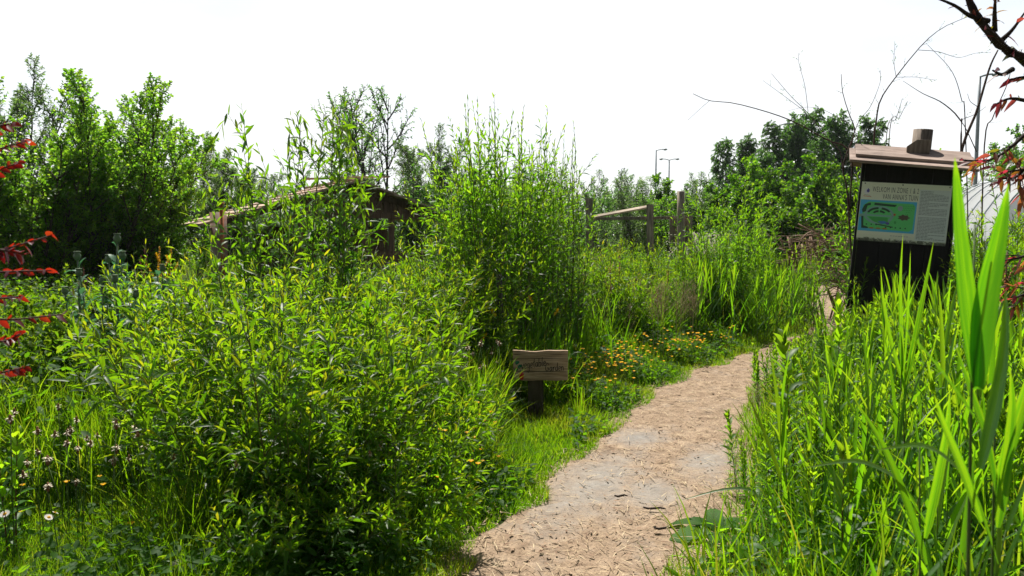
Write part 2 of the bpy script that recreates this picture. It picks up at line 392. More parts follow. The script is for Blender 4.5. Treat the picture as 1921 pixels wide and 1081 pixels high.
# ---- trees
def tree(seed, H, nst, splay, limbs, twigs, leaves, leaf, leafw, ratio=(.42, .38), ang=(.7, .75), up=(.5, .3), mat='alder', bark='bark', r0=.07, t0=.25, wob=.10, droop=.3, base_r=.1, prof=OVAL3, lead=.75, twig_t0=.2, leaf_t0=.15, mid=False, wide=1.0):
    r = np.random.default_rng(seed)
    az = r.random(nst) * 6.283 + np.arange(nst) * 2.4; q = np.sqrt((np.arange(nst) + .5) / nst) if nst > 1 else np.zeros(1)
    th = splay * q
    st = np.stack([np.cos(az) * base_r * q, np.sin(az) * base_r * q, np.zeros(nst)], 1)
    D = np.stack([np.cos(az) * np.sin(th), np.sin(az) * np.sin(th), np.cos(th)], 1)
    ln = H * r.uniform(lead, 1.02, nst)
    w = grow(st, D, ln, 10, .35, wob, r)
    rd = (r0 * r.uniform(.75, 1.1, nst))[:, None] * np.linspace(1, .12, 10)[None]
    bs, bl = Buf(), Buf()
    bs.tubes(w, rd, 7)
    c, cr = children(w, rd, limbs, t0, .97, ratio[0] * wide, ang[0], up[0], wob * 1.3, 7, .42, r)
    bs.tubes(c, cr, 5)
    d, dr = children(c, cr, twigs, twig_t0, .98, ratio[1], ang[1], up[1], wob * 1.6, 5, .5, r, .05)
    bs.tubes(d, dr, 3)
    ti = r.normal(0, .12, (len(d), 1))
    foliage(bl, d, leaves, leaf_t0, .99, leaf, leafw, (1.1, .6), 'spiral', droop, prof, .2, None, lambda t: .45 + .25 * t + ti, .7, mid, r=r)
    foliage(bl, c[:, :, :], max(4, leaves // 2), .3, .99, leaf, leafw, (1.1, .6), 'spiral', droop, prof, .2, None, lambda t: .5 + 0 * t, .7, mid, r=r)
    foliage(bl, w, leaves * 2, .6, .99, leaf, leafw, (1.1, .6), 'spiral', droop, prof, .2, None, lambda t: .55 + 0 * t, .7, mid, r=r)
    return [('trunk', bs.mesh('tree_trunk', M[bark])), ('crown', bl.mesh('tree_crown', M[mat]))]

# ---- upright herbs (loosestrife, willowherb)
def herb(seed, H, L, W, k, nst=3, mat='herb', stem='redstem', mode='opposite', side=0, ang=(1.25, .35), t0=.15, spread=.12, droop=.35, prof=LANCE):
    r = np.random.default_rng(seed)
    az = r.random(nst) * 6.283; q = r.random(nst)
    st = np.stack([np.cos(az) * .05, np.sin(az) * .05, np.zeros(nst)], 1)
    D = np.stack([np.cos(az) * spread * q, np.sin(az) * spread * q, np.ones(nst)], 1)
    w = grow(st, norm(D), H * r.uniform(.7, 1.0, nst), 9, .3, .06, r)
    bs, bl = Buf(), Buf()
    rd = np.full((nst, 1), .0045) * np.linspace(1, .35, 9)[None]
    bs.tubes(w, rd, 5)
    sc = lambda t: .75 + .5 * t - 1.0 * np.clip(t - .6, 0, 1) ** 1.3 * 1.4
    foliage(bl, w, k, t0, .995, L, W, ang, mode, droop, prof, .3, sc, lambda t: .25 + .6 * t ** 2, .25, r=r)
    foliage(bl, w, 8, .95, .999, L * .5, W * .5, (.6, .2), mode, .05, LANCE4, .3, None, lambda t: .9 + 0 * t, .2, r=r)
    if side:
        c, cr = children(w, rd, side, .25, .85, .3, .7, .5, .1, 5, .6, r)
        bs.tubes(c, cr, 4)
        foliage(bl, c, 12, .1, .99, L * .6, W * .6, (1.0, .4), mode, droop, LANCE4, .3, None, lambda t: .3 + .5 * t, .3, r=r)
    return [('stem', bs.mesh('herb_stem', M[stem])), ('leaves', bl.mesh('herb_leaves', M[mat]))]

# ---- reeds: one stalk with two ranks of long blades
def reed(seed, H, L, W, k=8, nst=1, spread=.1, mat='reed'):
    r = np.random.default_rng(seed)
    az = r.random(nst) * 6.283
    st = np.stack([np.cos(az) * .06, np.sin(az) * .06, np.zeros(nst)], 1) * (nst > 1)
    D = np.stack([np.cos(az) * spread * r.random(nst), np.sin(az) * spread * r.random(nst), np.ones(nst)], 1)
    w = grow(st, norm(D), H * r.uniform(.75, 1.0, nst), 8, .2, .04, r)
    bs, bl = Buf(), Buf()
    bs.tubes(w, np.full((nst, 1), .004) * np.linspace(1, .4, 8)[None], 5)
    foliage(bl, w, k, .12, .97, L, W, (.55, .16), 'two', .22, REED, .35, lambda t: .8 + .4 * np.sin(t * 3.0), lambda t: .3 + .4 * t, .3, r=r, curl=.05)
    return [('stem', bs.mesh('reed_stem', M['stem'])), ('leaves', bl.mesh('reed_leaves', M[mat]))]

# ---- grass masses
def blades(buf, xy, h, w, lean=.35, droop=.5, prof=BLADE4, tint=.45, z=0.0, dirbias=(0, 0)):
    n = len(xy)
    az = rng.random(n) * 6.283; le = np.abs(rng.normal(0, lean, n))
    nearsign = (np.abs(xy[:, 0] - .2 * xy[:, 1] / 6.3) < .30) & (xy[:, 1] > 5.0) & (xy[:, 1] < 6.5)
    h = np.where(nearsign, np.minimum(h, .13), h)
    D = norm(np.stack([np.cos(az) * le + dirbias[0], np.sin(az) * le + dirbias[1], np.ones(n)], 1))
    a2 = rng.random(n) * 6.283
    N = np.stack([np.cos(a2), np.sin(a2), np.zeros(n)], 1)
    N = norm(N - (N * D).sum(1, keepdims=True) * D)
    p = np.concatenate([xy, np.full((n, 1), z)], 1)
    h = np.broadcast_to(h, (n,)); L = h * rng.uniform(.6, 1.15, n)
    W = np.broadcast_to(w, (n,)) * rng.uniform(.7, 1.3, n)
    ti = np.clip(np.broadcast_to(tint, (n,)) + rng.normal(0, .2, n), 0, 1)
    horiz = np.stack([np.cos(az), np.sin(az), np.zeros(n)], 1)
    # arching: blade bends towards its lean
    st = np.array(prof[0]); pw = np.array(prof[1]); m = len(st)
    b = np.abs(rng.normal(0, droop, n))
    ph = b[:, None] * st[None] ** 1.3
    base_a = np.arctan2(np.linalg.norm(D[:, :2], axis=1), D[:, 2])
    angs = base_a[:, None] + ph
    hd = norm(D[:, :2] + 1e-6)
    seg = np.diff(st)[None] * L[:, None]
    am = .5 * (angs[:, 1:] + angs[:, :-1])
    rad = np.concatenate([np.zeros((n, 1)), np.cumsum(np.sin(am) * seg, 1)], 1)
    zz = np.concatenate([np.zeros((n, 1)), np.cumsum(np.cos(am) * seg, 1)], 1)
    c = p[:, None] + np.stack([hd[:, None, 0] * rad, hd[:, None, 1] * rad, zz], -1)
    S = np.stack([np.cos(a2), np.sin(a2), np.zeros(n)], 1)
    wd = (W[:, None] * pw * .5)[..., None]
    v = np.stack([c + S[:, None] * wd, c - S[:, None] * wd], 2)
    idx = np.arange(n * m * 2).reshape(n, m, 2)
    q = np.stack([idx[:, :-1, 0], idx[:, 1:, 0], idx[:, 1:, 1], idx[:, :-1, 1]], -1).reshape(-1, 4)
    buf.add(v.reshape(-1, 3), q, np.repeat(ti, m * 2))

def scatter(n, x0, x1, y0, y1, keep, clump=0.0, nclump=60):
    if clump:
        c = np.stack([rng.uniform(x0, x1, nclump), rng.uniform(y0, y1, nclump)], 1)
        p = c[rng.integers(0, nclump, n)] + rng.normal(0, clump, (n, 2))
    else:
        p = np.stack([rng.uniform(x0, x1, n), rng.uniform(y0, y1, n)], 1)
    return p[keep(p[:, 0], p[:, 1])]

def in_view(x, y, m=.12): return (np.abs(x) < y * (.64 + m) + .3)

#==SETTING==
# ---------------------------------------------------------------- ground and path
def ground_mat():
    m, nt, out = nodes('meadow_soil')
    p = nt.nodes.new('ShaderNodeBsdfPrincipled'); p.inputs['Roughness'].default_value = .95; p.inputs['Specular IOR Level'].default_value = .1
    f = noise(nt, 1.7, 6); c = ramp(nt, f, [(.35, (.022,.028,.010)), (.55, (.035,.05,.014)), (.7, (.06,.055,.025))])
    nt.links.new(c, p.inputs['Base Color'])
    g = noise(nt, 30, 4); bp = nt.nodes.new('ShaderNodeBump'); bp.inputs['Distance'].default_value = .03
    nt.links.new(g, bp.inputs['Height']); nt.links.new(bp.outputs[0], p.inputs['Normal'])
    nt.links.new(p.outputs[0], out.inputs[0]); return m

def path_mat():
    m, nt, out = nodes('trodden_chip_path')
    L = nt.links.new
    p = nt.nodes.new('ShaderNodeBsdfPrincipled'); p.inputs['Roughness'].default_value = .95; p.inputs['Specular IOR Level'].default_value = .1
    f = noise(nt, 9, 8, rough=.7); f2 = noise(nt, 95, 5, rough=.7)
    c1 = ramp(nt, f, [(.3, (.15,.105,.072)), (.5, (.265,.195,.138)), (.7, (.36,.275,.20))])
    c2 = ramp(nt, f2, [(.33, (.45,.42,.40)), (.5, (1,1,1)), (.66, (1.35,1.3,1.2))])
    mx = nt.nodes.new('ShaderNodeMix'); mx.data_type = 'RGBA'; mx.blend_type = 'MULTIPLY'; mx.inputs[0].default_value = .85
    L(c1, mx.inputs[6]); L(c2, mx.inputs[7])
    col = mx.outputs[2]
    # worn patches of grey sand
    tc = nt.nodes.new('ShaderNodeTexCoord')
    acc = None
    for (px, py, rx, ry) in [(1110, 915, .30, .85), (1195, 824, .22, .34), (1330, 868, .20, .50), (1215, 930, .22, .34)]:
        g = G(px, py)
        mp = nt.nodes.new('ShaderNodeMapping'); mp.vector_type = 'TEXTURE'
        mp.inputs['Location'].default_value = tuple(g); mp.inputs['Rotation'].default_value = (0, 0, -.38); mp.inputs['Scale'].default_value = (rx, ry, 1)
        L(tc.outputs['Object'], mp.inputs[0])
        ln = nt.nodes.new('ShaderNodeVectorMath'); ln.operation = 'LENGTH'; L(mp.outputs[0], ln.inputs[0])
        mr = nt.nodes.new('ShaderNodeMapRange'); mr.inputs[1].default_value = .2; mr.inputs[2].default_value = 1.25; mr.inputs[3].default_value = 1; mr.inputs[4].default_value = 0
        L(ln.outputs['Value'], mr.inputs[0])
        if acc is None: acc = mr.outputs[0]
        else:
            a = nt.nodes.new('ShaderNodeMath'); a.operation = 'MAXIMUM'; L(acc, a.inputs[0]); L(mr.outputs[0], a.inputs[1]); acc = a.outputs[0]
    fn = noise(nt, 4, 8, rough=.72)
    ad = nt.nodes.new('ShaderNodeMath'); ad.operation = 'MULTIPLY_ADD'; L(fn, ad.inputs[0]); ad.inputs[1].default_value = 2.4; ad.inputs[2].default_value = -1.2
    s = nt.nodes.new('ShaderNodeMath'); s.operation = 'ADD'; L(acc, s.inputs[0]); L(ad.outputs[0], s.inputs[1])
    mr = nt.nodes.new('ShaderNodeMapRange'); mr.inputs[1].default_value = .05; mr.inputs[2].default_value = 1.35; L(s.outputs[0], mr.inputs[0])
    gr = ramp(nt, noise(nt, 22, 7, rough=.7), [(.25, (.185,.17,.155)), (.5, (.25,.236,.22)), (.75, (.31,.295,.275))])
    mg = nt.nodes.new('ShaderNodeMix'); mg.data_type = 'RGBA'; L(mr.outputs[0], mg.inputs[0]); L(col, mg.inputs[6]); L(gr, mg.inputs[7])
    L(mg.outputs[2], p.inputs['Base Color'])
    bp = nt.nodes.new('ShaderNodeBump'); bp.inputs['Distance'].default_value = .008; bp.inputs['Strength'].default_value = .7
    L(f2, bp.inputs['Height']); L(bp.outputs[0], p.inputs['Normal'])
    L(p.outputs[0], out.inputs[0]); return m

b = Buf()
gx = np.concatenate([[-900, -300, -120, -60], np.linspace(-30, 30, 61), [60, 120, 300, 900]])
gy = np.concatenate([[-60, -20], np.linspace(-8, 60, 69), [90, 140, 250, 500, 1200]])
XX, YY = np.meshgrid(gx, gy)
idx = np.arange(XX.size).reshape(XX.shape)
b.add(np.stack([XX, YY, 0 * XX], -1).reshape(-1, 3), np.stack([idx[:-1, :-1], idx[:-1, 1:], idx[1:, 1:], idx[1:, :-1]], -1).reshape(-1, 4))
kind(obj('ground', b.mesh('ground', ground_mat())), 'structure')

b = Buf()
ys = np.concatenate([np.arange(-5, 14, .06), np.arange(14, 120, .8)])
rows = np.linspace(0, 1, 15)
jl = np.convolve(rng.normal(0, .10, len(ys) + 8), np.ones(9) / 9, 'valid'); jr = np.convolve(rng.normal(0, .10, len(ys) + 8), np.ones(9) / 9, 'valid')
lx = left_edge(ys) - .05 + jl * 1.2; rx = right_edge(ys) + .12 + jr * 1.2
XX = lx[:, None] + (rx - lx)[:, None] * rows[None]
ZZ = .012 + .006 * rng.normal(0, 1, XX.shape) * (rows > 0) * (rows < 1) - .008 * (np.abs(rows - .5) > .49)
ZZ = np.maximum(ZZ, .004)
idx = np.arange(XX.size).reshape(XX.shape)
b.add(np.stack([XX, np.repeat(ys[:, None], 15, 1), ZZ], -1).reshape(-1, 3), np.stack([idx[:-1, :-1], idx[:-1, 1:], idx[1:, 1:], idx[1:, :-1]], -1).reshape(-1, 4))
kind(obj('path', b.mesh('path', path_mat())), 'structure')

# litter on the path
PATCHES = [(G(px, py)[:2], rx, ry) for (px, py, rx, ry) in [(1110, 915, .30, .85), (1195, 824, .22, .34), (1330, 868, .20, .50), (1215, 930, .22, .34)]]
def bare_patch(x, y):
    m = np.zeros(len(x), bool)
    for (cx, cy), rx, ry in PATCHES:
        u = (x - cx) * math.cos(.38) - (y - cy) * math.sin(.38); v = (x - cx) * math.sin(.38) + (y - cy) * math.cos(.38)
        m |= (u / rx) ** 2 + (v / ry) ** 2 < .55
    return m & (rng.random(len(x)) < .65)
b = Buf()
n = 9000
y = 2.2 + 10 * rng.random(n) ** 1.5; x = left_edge(y) - .12 + (PW(y) / slope_cos(y) + .3) * rng.random(n)
ok = ~bare_patch(x, y); x, y = x[ok], y[ok]; n = len(x)
az = rng.random(n) * 6.283
D = norm(np.stack([np.cos(az), np.sin(az), rng.normal(0, .08, n)], 1)); N = np.tile([[0, 0, 1.]], (n, 1)); N = norm(N - (N * D).sum(1, keepdims=True) * D)
Lc = np.clip(rng.lognormal(-4.4, .5, n), .004, .035)
b.strips(np.stack([x, y, rng.uniform(.022, .032, n)], 1), D, N, Lc, Lc * rng.uniform(.2, .6, n), 0, ([0, .5, 1], [.5, 1, .4]), np.clip(rng.normal(.45, .25, n), 0, 1), False, 0)
kind(obj('wood_chips', b.mesh('wood_chips', M['chips'])), 'stuff', label='brown wood chips scattered over the trodden path', category='wood chips')
b = Buf()
n = 4200
y = 2.2 + 9 * rng.random(n) ** 1.4; x = left_edge(y) - .15 + (PW(y) / slope_cos(y) + .3) * rng.random(n)
ok = ~bare_patch(x, y); x, y = x[ok], y[ok]; n = len(x)
az = rng.random(n) * 6.283
D = norm(np.stack([np.cos(az), np.sin(az), rng.normal(0, .10, n)], 1)); N = np.tile([[0, 0, 1.]], (n, 1)); N = norm(N - (N * D).sum(1, keepdims=True) * D)
b.strips(np.stack([x, y, rng.uniform(.024, .04, n)], 1), D, N, rng.uniform(.02, .09, n), rng.uniform(.0025, .005, n), .02, ([0, .5, 1], [.8, 1, .6]), np.clip(rng.normal(.6, .25, n), 0, 1), False, 0)
kind(obj('straw', b.mesh('straw', M['straw'])), 'stuff', label='pale dry straw bits strewn over the path', category='straw')

for (px, py, ln, a, lb) in [(1165, 941, .075, .2, 'short dark stick lying on the grey sandy patch of the path'), (1228, 965, .12, -.05, 'thin dark stick lying across the middle of the path'),
                            (1245, 918+85, .10, .1, 'dark twig lying on the chips nearest the bottom of the path')]:
    g = G(px, py); s = np.linspace(-.5, .5, 5)
    pts = np.stack([g[0] + s * ln * math.cos(a), g[1] + s * ln * math.sin(a), .033 + .004 * np.sin(s * 9)], 1)
    o = obj('stick', Buf().tubes(pts, np.array([[.0045, .006, .006, .005, .003]]), 6).mesh('stick', M['darkbark']))
    o['label'] = lb; o['category'] = 'stick'; o['group'] = 'sticks on the path'

#==BUILT==
# ---------------------------------------------------------------- garden sign
def stroke_paths(glyphs, m=14):
    out = []
    for st in glyphs:
        p = np.array(st, float)
        if len(p) > 2:                                   # Catmull-Rom
            q = np.vstack([2 * p[0] - p[1], p, 2 * p[-1] - p[-2]])
            seg = np.linspace(0, len(p) - 1.0001, m); i = seg.astype(int); f = (seg - i)[:, None]
            a, b_, c, d = q[i], q[i + 1], q[i + 2], q[i + 3]
            p = .5 * (2 * b_ + (c - a) * f + (2 * a - 5 * b_ + 4 * c - d) * f ** 2 + (3 * b_ - a - 3 * c + d) * f ** 3)
        else:
            p = p[0] + (p[1] - p[0]) * np.linspace(0, 1, m)[:, None]
        out.append(p)
    return np.array(out)
GL = {
 'v': ([[(0,1),(.28,.05),(.32,.05),(.7,1.05)]], .72),
 'e': ([[(.02,.45),(.55,.6),(.5,.95),(.22,.98),(0,.5),(.15,.04),(.6,.15)]], .68),
 'g': ([[(.6,.85),(.25,1),(0,.5),(.2,.05),(.5,.25),(.62,.95),(.58,-.3),(.35,-.95),(.0,-.7)]], .74),
 't': ([[(.28,1.8),(.2,.9),(.2,.2),(.45,.02)], [(-.05,1.1),(.55,1.2)]], .52),
 'a': ([[(.6,.85),(.25,1),(0,.5),(.2,.02),(.5,.3),(.62,.98)], [(.62,.98),(.6,.3),(.72,0)]], .76),
 'b': ([[(.1,1.85),(.05,.9),(.06,.05)], [(.06,.6),(.38,1),(.65,.6),(.45,.05),(.06,.08)]], .74),
 'l': ([[(.15,1.95),(.1,.8),(.12,.15),(.32,.02)]], .40),
 'G': ([[(.95,1.55),(.55,2),(.1,1.3),(.02,.6),(.35,.0),(.8,.25),(.85,.8)], [(.85,.8),(.45,.78)]], 1.05),
 'r': ([[(.05,1),(.1,.5),(.1,0)], [(.1,.6),(.3,.95),(.6,.95)]], .58),
 'd': ([[(.55,.8),(.2,.95),(0,.45),(.2,.02),(.5,.25),(.6,.9)], [(.62,2),(.6,1),(.6,0)]], .76),
 'n': ([[(.05,1),(.08,.5),(.08,0)], [(.08,.65),(.35,1),(.58,.75),(.62,0)]], .78),
}
sg = G(1013.5, 787)
sign = thing('garden_sign', 'small weathered wooden sign reading vegetable Garden on a post by the path', 'sign', sg, (0, 0, R(-2)))
sc = sg[1] / F
bw, bt, bb = 103 * sc, 135 * sc, 78.5 * sc
topx = np.linspace(-bw / 2 - .003, bw / 2, 15)
top = bt + np.array([0, 0, -.002, -.004, -.008, -.010, -.010, -.006, -.003, 0, 0, -.001, 0, 0, -.001])
botx = np.linspace(bw / 2, -bw / 2 + .008, 15)
bot = bb + np.array([.006, .002, .0, -.002, -.001, 0, .002, .001, 0, -.002, -.003, -.003, -.001, .002, .004])
outline = list(zip(topx, top))[::-1] + list(zip(botx, bot))[::-1]
bd = Buf(); bd.prism(outline, -.035, .0)
board = obj('board', bd.mesh('sign_board', M['signwood'], False, .002), sign, (0, -.04, 0))
gr = Buf()
H_ = bt - bb
def groove(x0, x1, zf, th):
    s = np.linspace(0, 1, 12); zz = bb + zf * H_ + .0012 * np.sin(s * 9 + zf * 20)
    w_ = th * np.sin(np.pi * np.clip(s, .03, .97)) ** .5
    xs = x0 + (x1 - x0) * s
    gr.flat(list(zip(xs, zz - w_ / 2)) + list(zip(xs[::-1], (zz + w_ / 2)[::-1])), -.0365)
groove(-bw * .48, bw * .46, .735, .0042); groove(-bw * .46, bw * .46, .305, .005); groove(-bw * .49, -bw * .36, .86, .003); groove(.1 * bw, .46 * bw, .87, .002); groove(-.1 * bw, .3 * bw, .12, .002)
obj('crack', gr.mesh('sign_cracks', M['ink'], False), board)
let = Buf()
def write(word, x, z, h, rise, rad=.0021, wscale=.56):
    for ch in word:
        g, adv = GL[ch]
        p = stroke_paths(g)
        pts = np.stack([x + p[..., 0] * h * wscale * .84, np.full(p.shape[:2], -.0362), z + p[..., 1] * h * .5 + rise * (p[..., 0])], -1)
        let.tubes(pts, rad, 5)
        x += adv * h * wscale; z += rise
    return x
xz = lambda px, py: ((px - 1013.5) * sc, (785 - py) * sc)
x_, z_ = xz(978, 685); write('vegetable', x_, z_, .074, .0030, .0023, .44)
x_, z_ = xz(1023, 689); write('Garden', x_, z_, .064, .0012, .0023, .50)
for (px, py) in [(1055, 676), (1059, 684)]:
    x_, z_ = xz(px, py); let.tubes(np.array([[x_, -.0362, z_], [x_ + .003, -.0362, z_ - .001]]), .002, 6)
obj('lettering', let.mesh('sign_lettering', M['ink']), board)
em = Buf()
def blob(cx, cz, rx, rz, rot=0, n=14, wob=.12, y=-.037, buf=em, mi=0):
    a = np.linspace(0, 6.283, n, endpoint=False); rr = 1 + wob * np.sin(a * 3 + cx * 90)
    x = np.cos(a) * rx * rr; z = np.sin(a) * rz * rr
    buf.flat(list(zip(cx + x * math.cos(rot) - z * math.sin(rot), cz + x * math.sin(rot) + z * math.cos(rot))), y, mi)
for (px, py, rx, ry, ro) in [(970, 673, .018, .014, .6), (976, 679, .014, .012, -.4), (968, 686.5, .016, .011, .2), (973, 682, .006, .016, .5)]:
    x_, z_ = xz(px, py); blob(x_, z_, rx, ry, ro)
x_, z_ = xz(978, 698); blob(x_, z_, .020, .032, 0, 18, .06, -.0375, em, 1)
x_, z_ = xz(976, 690); em.flat([(x_ - .003, z_ - .01), (x_ + .003, z_ - .01), (x_ + .002, z_ + .016), (x_ - .001, z_ + .016)], -.0369, 0)
obj('painted_radish', em.mesh('sign_radish', [M['greenpaint'], M['redpaint']], False), board)
pb = Buf(); pb.prism([(-.100, -.25), (.026, -.25), (.024, bb + .10), (-.098, bb + .10)], -.0395, .05)
obj('post', pb.mesh('sign_post', M['postwood'], False, .004), sign)

# ---------------------------------------------------------------- notice board
NB_Y = 8.3; ns = NB_Y / F
nb = thing('notice_board', 'black roofed wooden notice board showing a welcome panel with a garden map', 'notice board', P(1698, 705, NB_Y), (0, R(4.2), R(-20)))
nb.location.z = 0
NBM = Matrix.Translation(nb.location) @ nb.rotation_euler.to_matrix().to_4x4()
NBI = NBM.inverted()
def L(px, py): # photo pixel -> x, z in the board's own front plane
    d = NBI.to_3x3() @ (Vector(P(px, py, NB_Y)) - Vector((0, 0, EYE))); e = NBI @ Vector((0, 0, EYE))
    q = e - d * (e.y / d.y); return (q.x, q.z)
bx0 = L(1614, 400)[0]; bx1 = L(1786, 400)[0]; rz = L(1700, 303)[1]
bk = Buf()
nw = 4; ww = (bx1 - bx0) / nw
for i in range(nw):
    x0 = bx0 + i * ww + .002; x1 = bx0 + (i + 1) * ww - .002
    bk.prism([(x0, .02), (x1, .02), (x1, rz), (x0, rz)], .0, .03 + .003 * (i % 2))
bk.prism([(bx0 + .01, .03), (bx1 - .01, .03), (bx1 - .01, rz - .01), (bx0 + .01, rz - .01)], .031, .045)
obj('backboard', bk.mesh('notice_backboard', M['blackboard'], False, .002), nb)
fr = Buf(); fr.prism([(bx0 - .035, -.15), (bx0 - .001, -.15), (bx0 - .001, rz), (bx0 - .035, rz)], -.01, .06)
fr.prism([(bx1 + .001, -.15), (bx1 + .035, -.15), (bx1 + .035, rz), (bx1 + .001, rz)], -.01, .06)
obj('side_post', fr.mesh('notice_posts', M['blackboard'], False, .003), nb)
# roof: two lapped planks sloping to the front
rl = L(1592, 300)[0]; rr_ = L(1826, 325)[0]; rfz = L(1700, 313)[1]
rb = Buf()
def slab(x0, x1, y0, z0, y1, z1, th, skew=0.0):
    d = norm(np.array([y1 - y0, z1 - z0])); nrm = np.array([-d[1], d[0]]) * th
    v = []
    for (x0_, x1_, yy, zz) in ((x0, x1, y0, z0), (x0 + skew, x1 - skew, y1, z1)):
        for xx in (x0_, x1_):
            dz = -.045 * (xx - x0) / (x1 - x0); v.append((xx, yy, zz + dz)); v.append((xx, yy + nrm[0], zz + nrm[1] + dz))
    # order: A0 A0' A1 A1' B0 B0' B1 B1'
    rb.add(v, [[0,1,3,2],[4,6,7,5],[0,4,5,1],[2,3,7,6],[1,5,7,3],[0,2,6,4]], rng.uniform(.4, .6))
slab(rl, rr_, -.28, rfz, .12, rfz + .155, .030)
slab(rl + .055, rr_ - .03, -.19, rfz + .068, .16, rfz + .204, .030)
slab(rl + .05, rr_ - .02, .165, rfz + .19, .55, rfz + .02, .030)
obj('roof', rb.mesh('notice_roof', M['roofwood'], False, .004), nb)
px0 = L(1733, 260)
s = np.linspace(0, 1, 7)
pp = Buf(); pp.tubes(np.stack([np.full(7, px0[0]), np.full(7, .12), -.1 + (L(1733, 241)[1] + .1) * s], 1), .094 * (1 + .004 * np.sin(s * 11))[None], 20)
pm = pp.mesh('notice_post', M['capwood'])
obj('post', pm, nb)
bz = L(1720, 284)[1]; bxl = L(1700, 284)[0]
br = Buf(); br.prism([(bxl, bz - .02), (bxl + .215, bz - .02), (bxl + .215, bz + .115), (bxl + .085, bz + .115), (bxl, bz + .045)], -.035, .02)
obj('bracket', br.mesh('notice_bracket', M['capwood'], False, .004), nb)
# printed panel
pl = L(1618, 338)[0]; pr = L(1788, 338)[0]; pt = L(1700, 345)[1]; pbt = L(1698, 457)[1]
pw_, ph_ = pr - pl, pt - pbt
pn = Buf(); pn.prism([(pl, pbt), (pr, pbt), (pr, pt), (pl, pt)], -.016, -.004)
def panel_mat():
    m, nt, out = nodes('printed_panel')
    p = nt.nodes.new('ShaderNodeBsdfPrincipled'); p.inputs['Roughness'].default_value = .45
    tc = nt.nodes.new('ShaderNodeTexCoord'); sx = nt.nodes.new('ShaderNodeSeparateXYZ'); nt.links.new(tc.outputs['Object'], sx.inputs[0])
    mr = nt.nodes.new('ShaderNodeMapRange'); mr.inputs[1].default_value = pbt; mr.inputs[2].default_value = pbt + .09; mr.inputs[3].default_value = 1.0; mr.inputs[4].default_value = 0
    nt.links.new(sx.outputs['Z'], mr.inputs[0])
    f = noise(nt, 26, 6, rough=.7)
    mm = nt.nodes.new('ShaderNodeMath'); mm.operation = 'MULTIPLY'; nt.links.new(mr.outputs[0], mm.inputs[0]); nt.links.new(f, mm.inputs[1])
    c = ramp(nt, mm.outputs[0], [(.0, (.82,.84,.68)), (.30, (.74,.76,.61)), (.40, (.16,.18,.12)), (.6, (.05,.05,.04))])
    nt.links.new(c, p.inputs['Base Color']); nt.links.new(p.outputs[0], out.inputs[0]); return m
panel = obj('info_panel', pn.mesh('info_panel', panel_mat(), False), nb)
def U(u, v): return (pl + u * pw_, pt - v * ph_)                # panel coordinates, v down
def quad(buf, u0, v0, u1, v1, y, mi): buf.flat([U(u0, v1), U(u1, v1), U(u1, v0), U(u0, v0)], y, mi)
mp = Buf(); mats = ['mapblue','mapgreen','hedge','mappath','maplawn','pond','violet','orangemap','greyround','brownmap','mapred']; mi_ = {k: i for i, k in enumerate(mats)}
quad(mp, .005, .30, .64, .83, -.0170, mi_['mapblue'])
mp.flat([U(*q) for q in [(.04,.40),(.10,.33),(.60,.335),(.625,.38),(.62,.76),(.58,.80),(.08,.785),(.04,.72)]][::-1], -.0175, mi_['mapgreen'])
def arc(cx, cy, rx, ry, a0, a1, th, y, key, n=22):
    a = np.linspace(R(a0), R(a1), n)
    o = [U(cx + math.cos(q) * (rx + th / 2), cy - math.sin(q) * (ry + th / 2 * 1.5)) for q in a]
    i = [U(cx + math.cos(q) * (rx - th / 2), cy - math.sin(q) * (ry - th / 2 * 1.5)) for q in a]
    for k in range(n - 1): mp.flat([o[k], o[k + 1], i[k + 1], i[k]], y, mi_[key])
arc(.23, .55, .155, .135, -10, 360, .03, -.018, 'mappath')
quad(mp, .06, .545, .37, .575, -.0182, mi_['mappath'])
mp.flat([U(*q) for q in [(.005,.55),(.09,.53),(.09,.585),(.005,.60)]][::-1], -.0183, mi_['mappath'])
arc(.23, .53, .125, .095, 25, 80, .024, -.0186, 'hedge'); arc(.23, .53, .125, .095, 96, 172, .024, -.0186, 'hedge')
arc(.23, .53, .062, .045, 20, 85, .024, -.0186, 'hedge'); arc(.23, .53, .062, .045, 98, 168, .024, -.0186, 'hedge')
mp.flat([U(*q) for q in [(.11,.585),(.33,.585),(.34,.66),(.26,.70),(.17,.66)]][::-1], -.0186, mi_['maplawn'])
mp.flat([U(*q) for q in [(.22,.655),(.30,.645),(.35,.68),(.27,.70)]][::-1], -.0189, mi_['pond'])
def oval(cu, cv, ru, rv, y, key, n=16, wob=0.0):
    a = np.linspace(0, 6.283, n, endpoint=False); k = 1 + wob * np.cos(a * 7)
    mp.flat([U(cu + math.cos(q) * ru * w_, cv - math.sin(q) * rv * w_) for q, w_ in zip(a, k)], y, mi_[key])
oval(.335, .685, .022, .024, -.0192, 'violet'); oval(.46, .42, .03, .045, -.0186, 'greyround'); oval(.51, .57, .06, .045, -.0186, 'brownmap', 30, .18); oval(.405, .53, .014, .02, -.0188, 'mapred'); oval(.42, .66, .014, .025, -.0188, 'maplawn')
for pts in [[(.03,.47),(.06,.38),(.10,.355),(.125,.35),(.125,.39),(.09,.40),(.075,.50),(.04,.52)], [(.165,.345),(.42,.365),(.40,.40),(.165,.385)], [(.03,.58),(.055,.58),(.065,.74),(.12,.76),(.12,.785),(.045,.785)], [(.20,.695),(.40,.735),(.40,.75),(.20,.712)]]:
    mp.flat([U(*q) for q in pts][::-1], -.0190, mi_['hedge'])
for i in range(7):
    for j in range(5):
        if i + j < 8 and not (i < 2 and j > 2): oval(.49 + i * .019 + .006 * (j % 2), .375 + j * .035, .005, .008, -.0187, 'maplawn', 8)
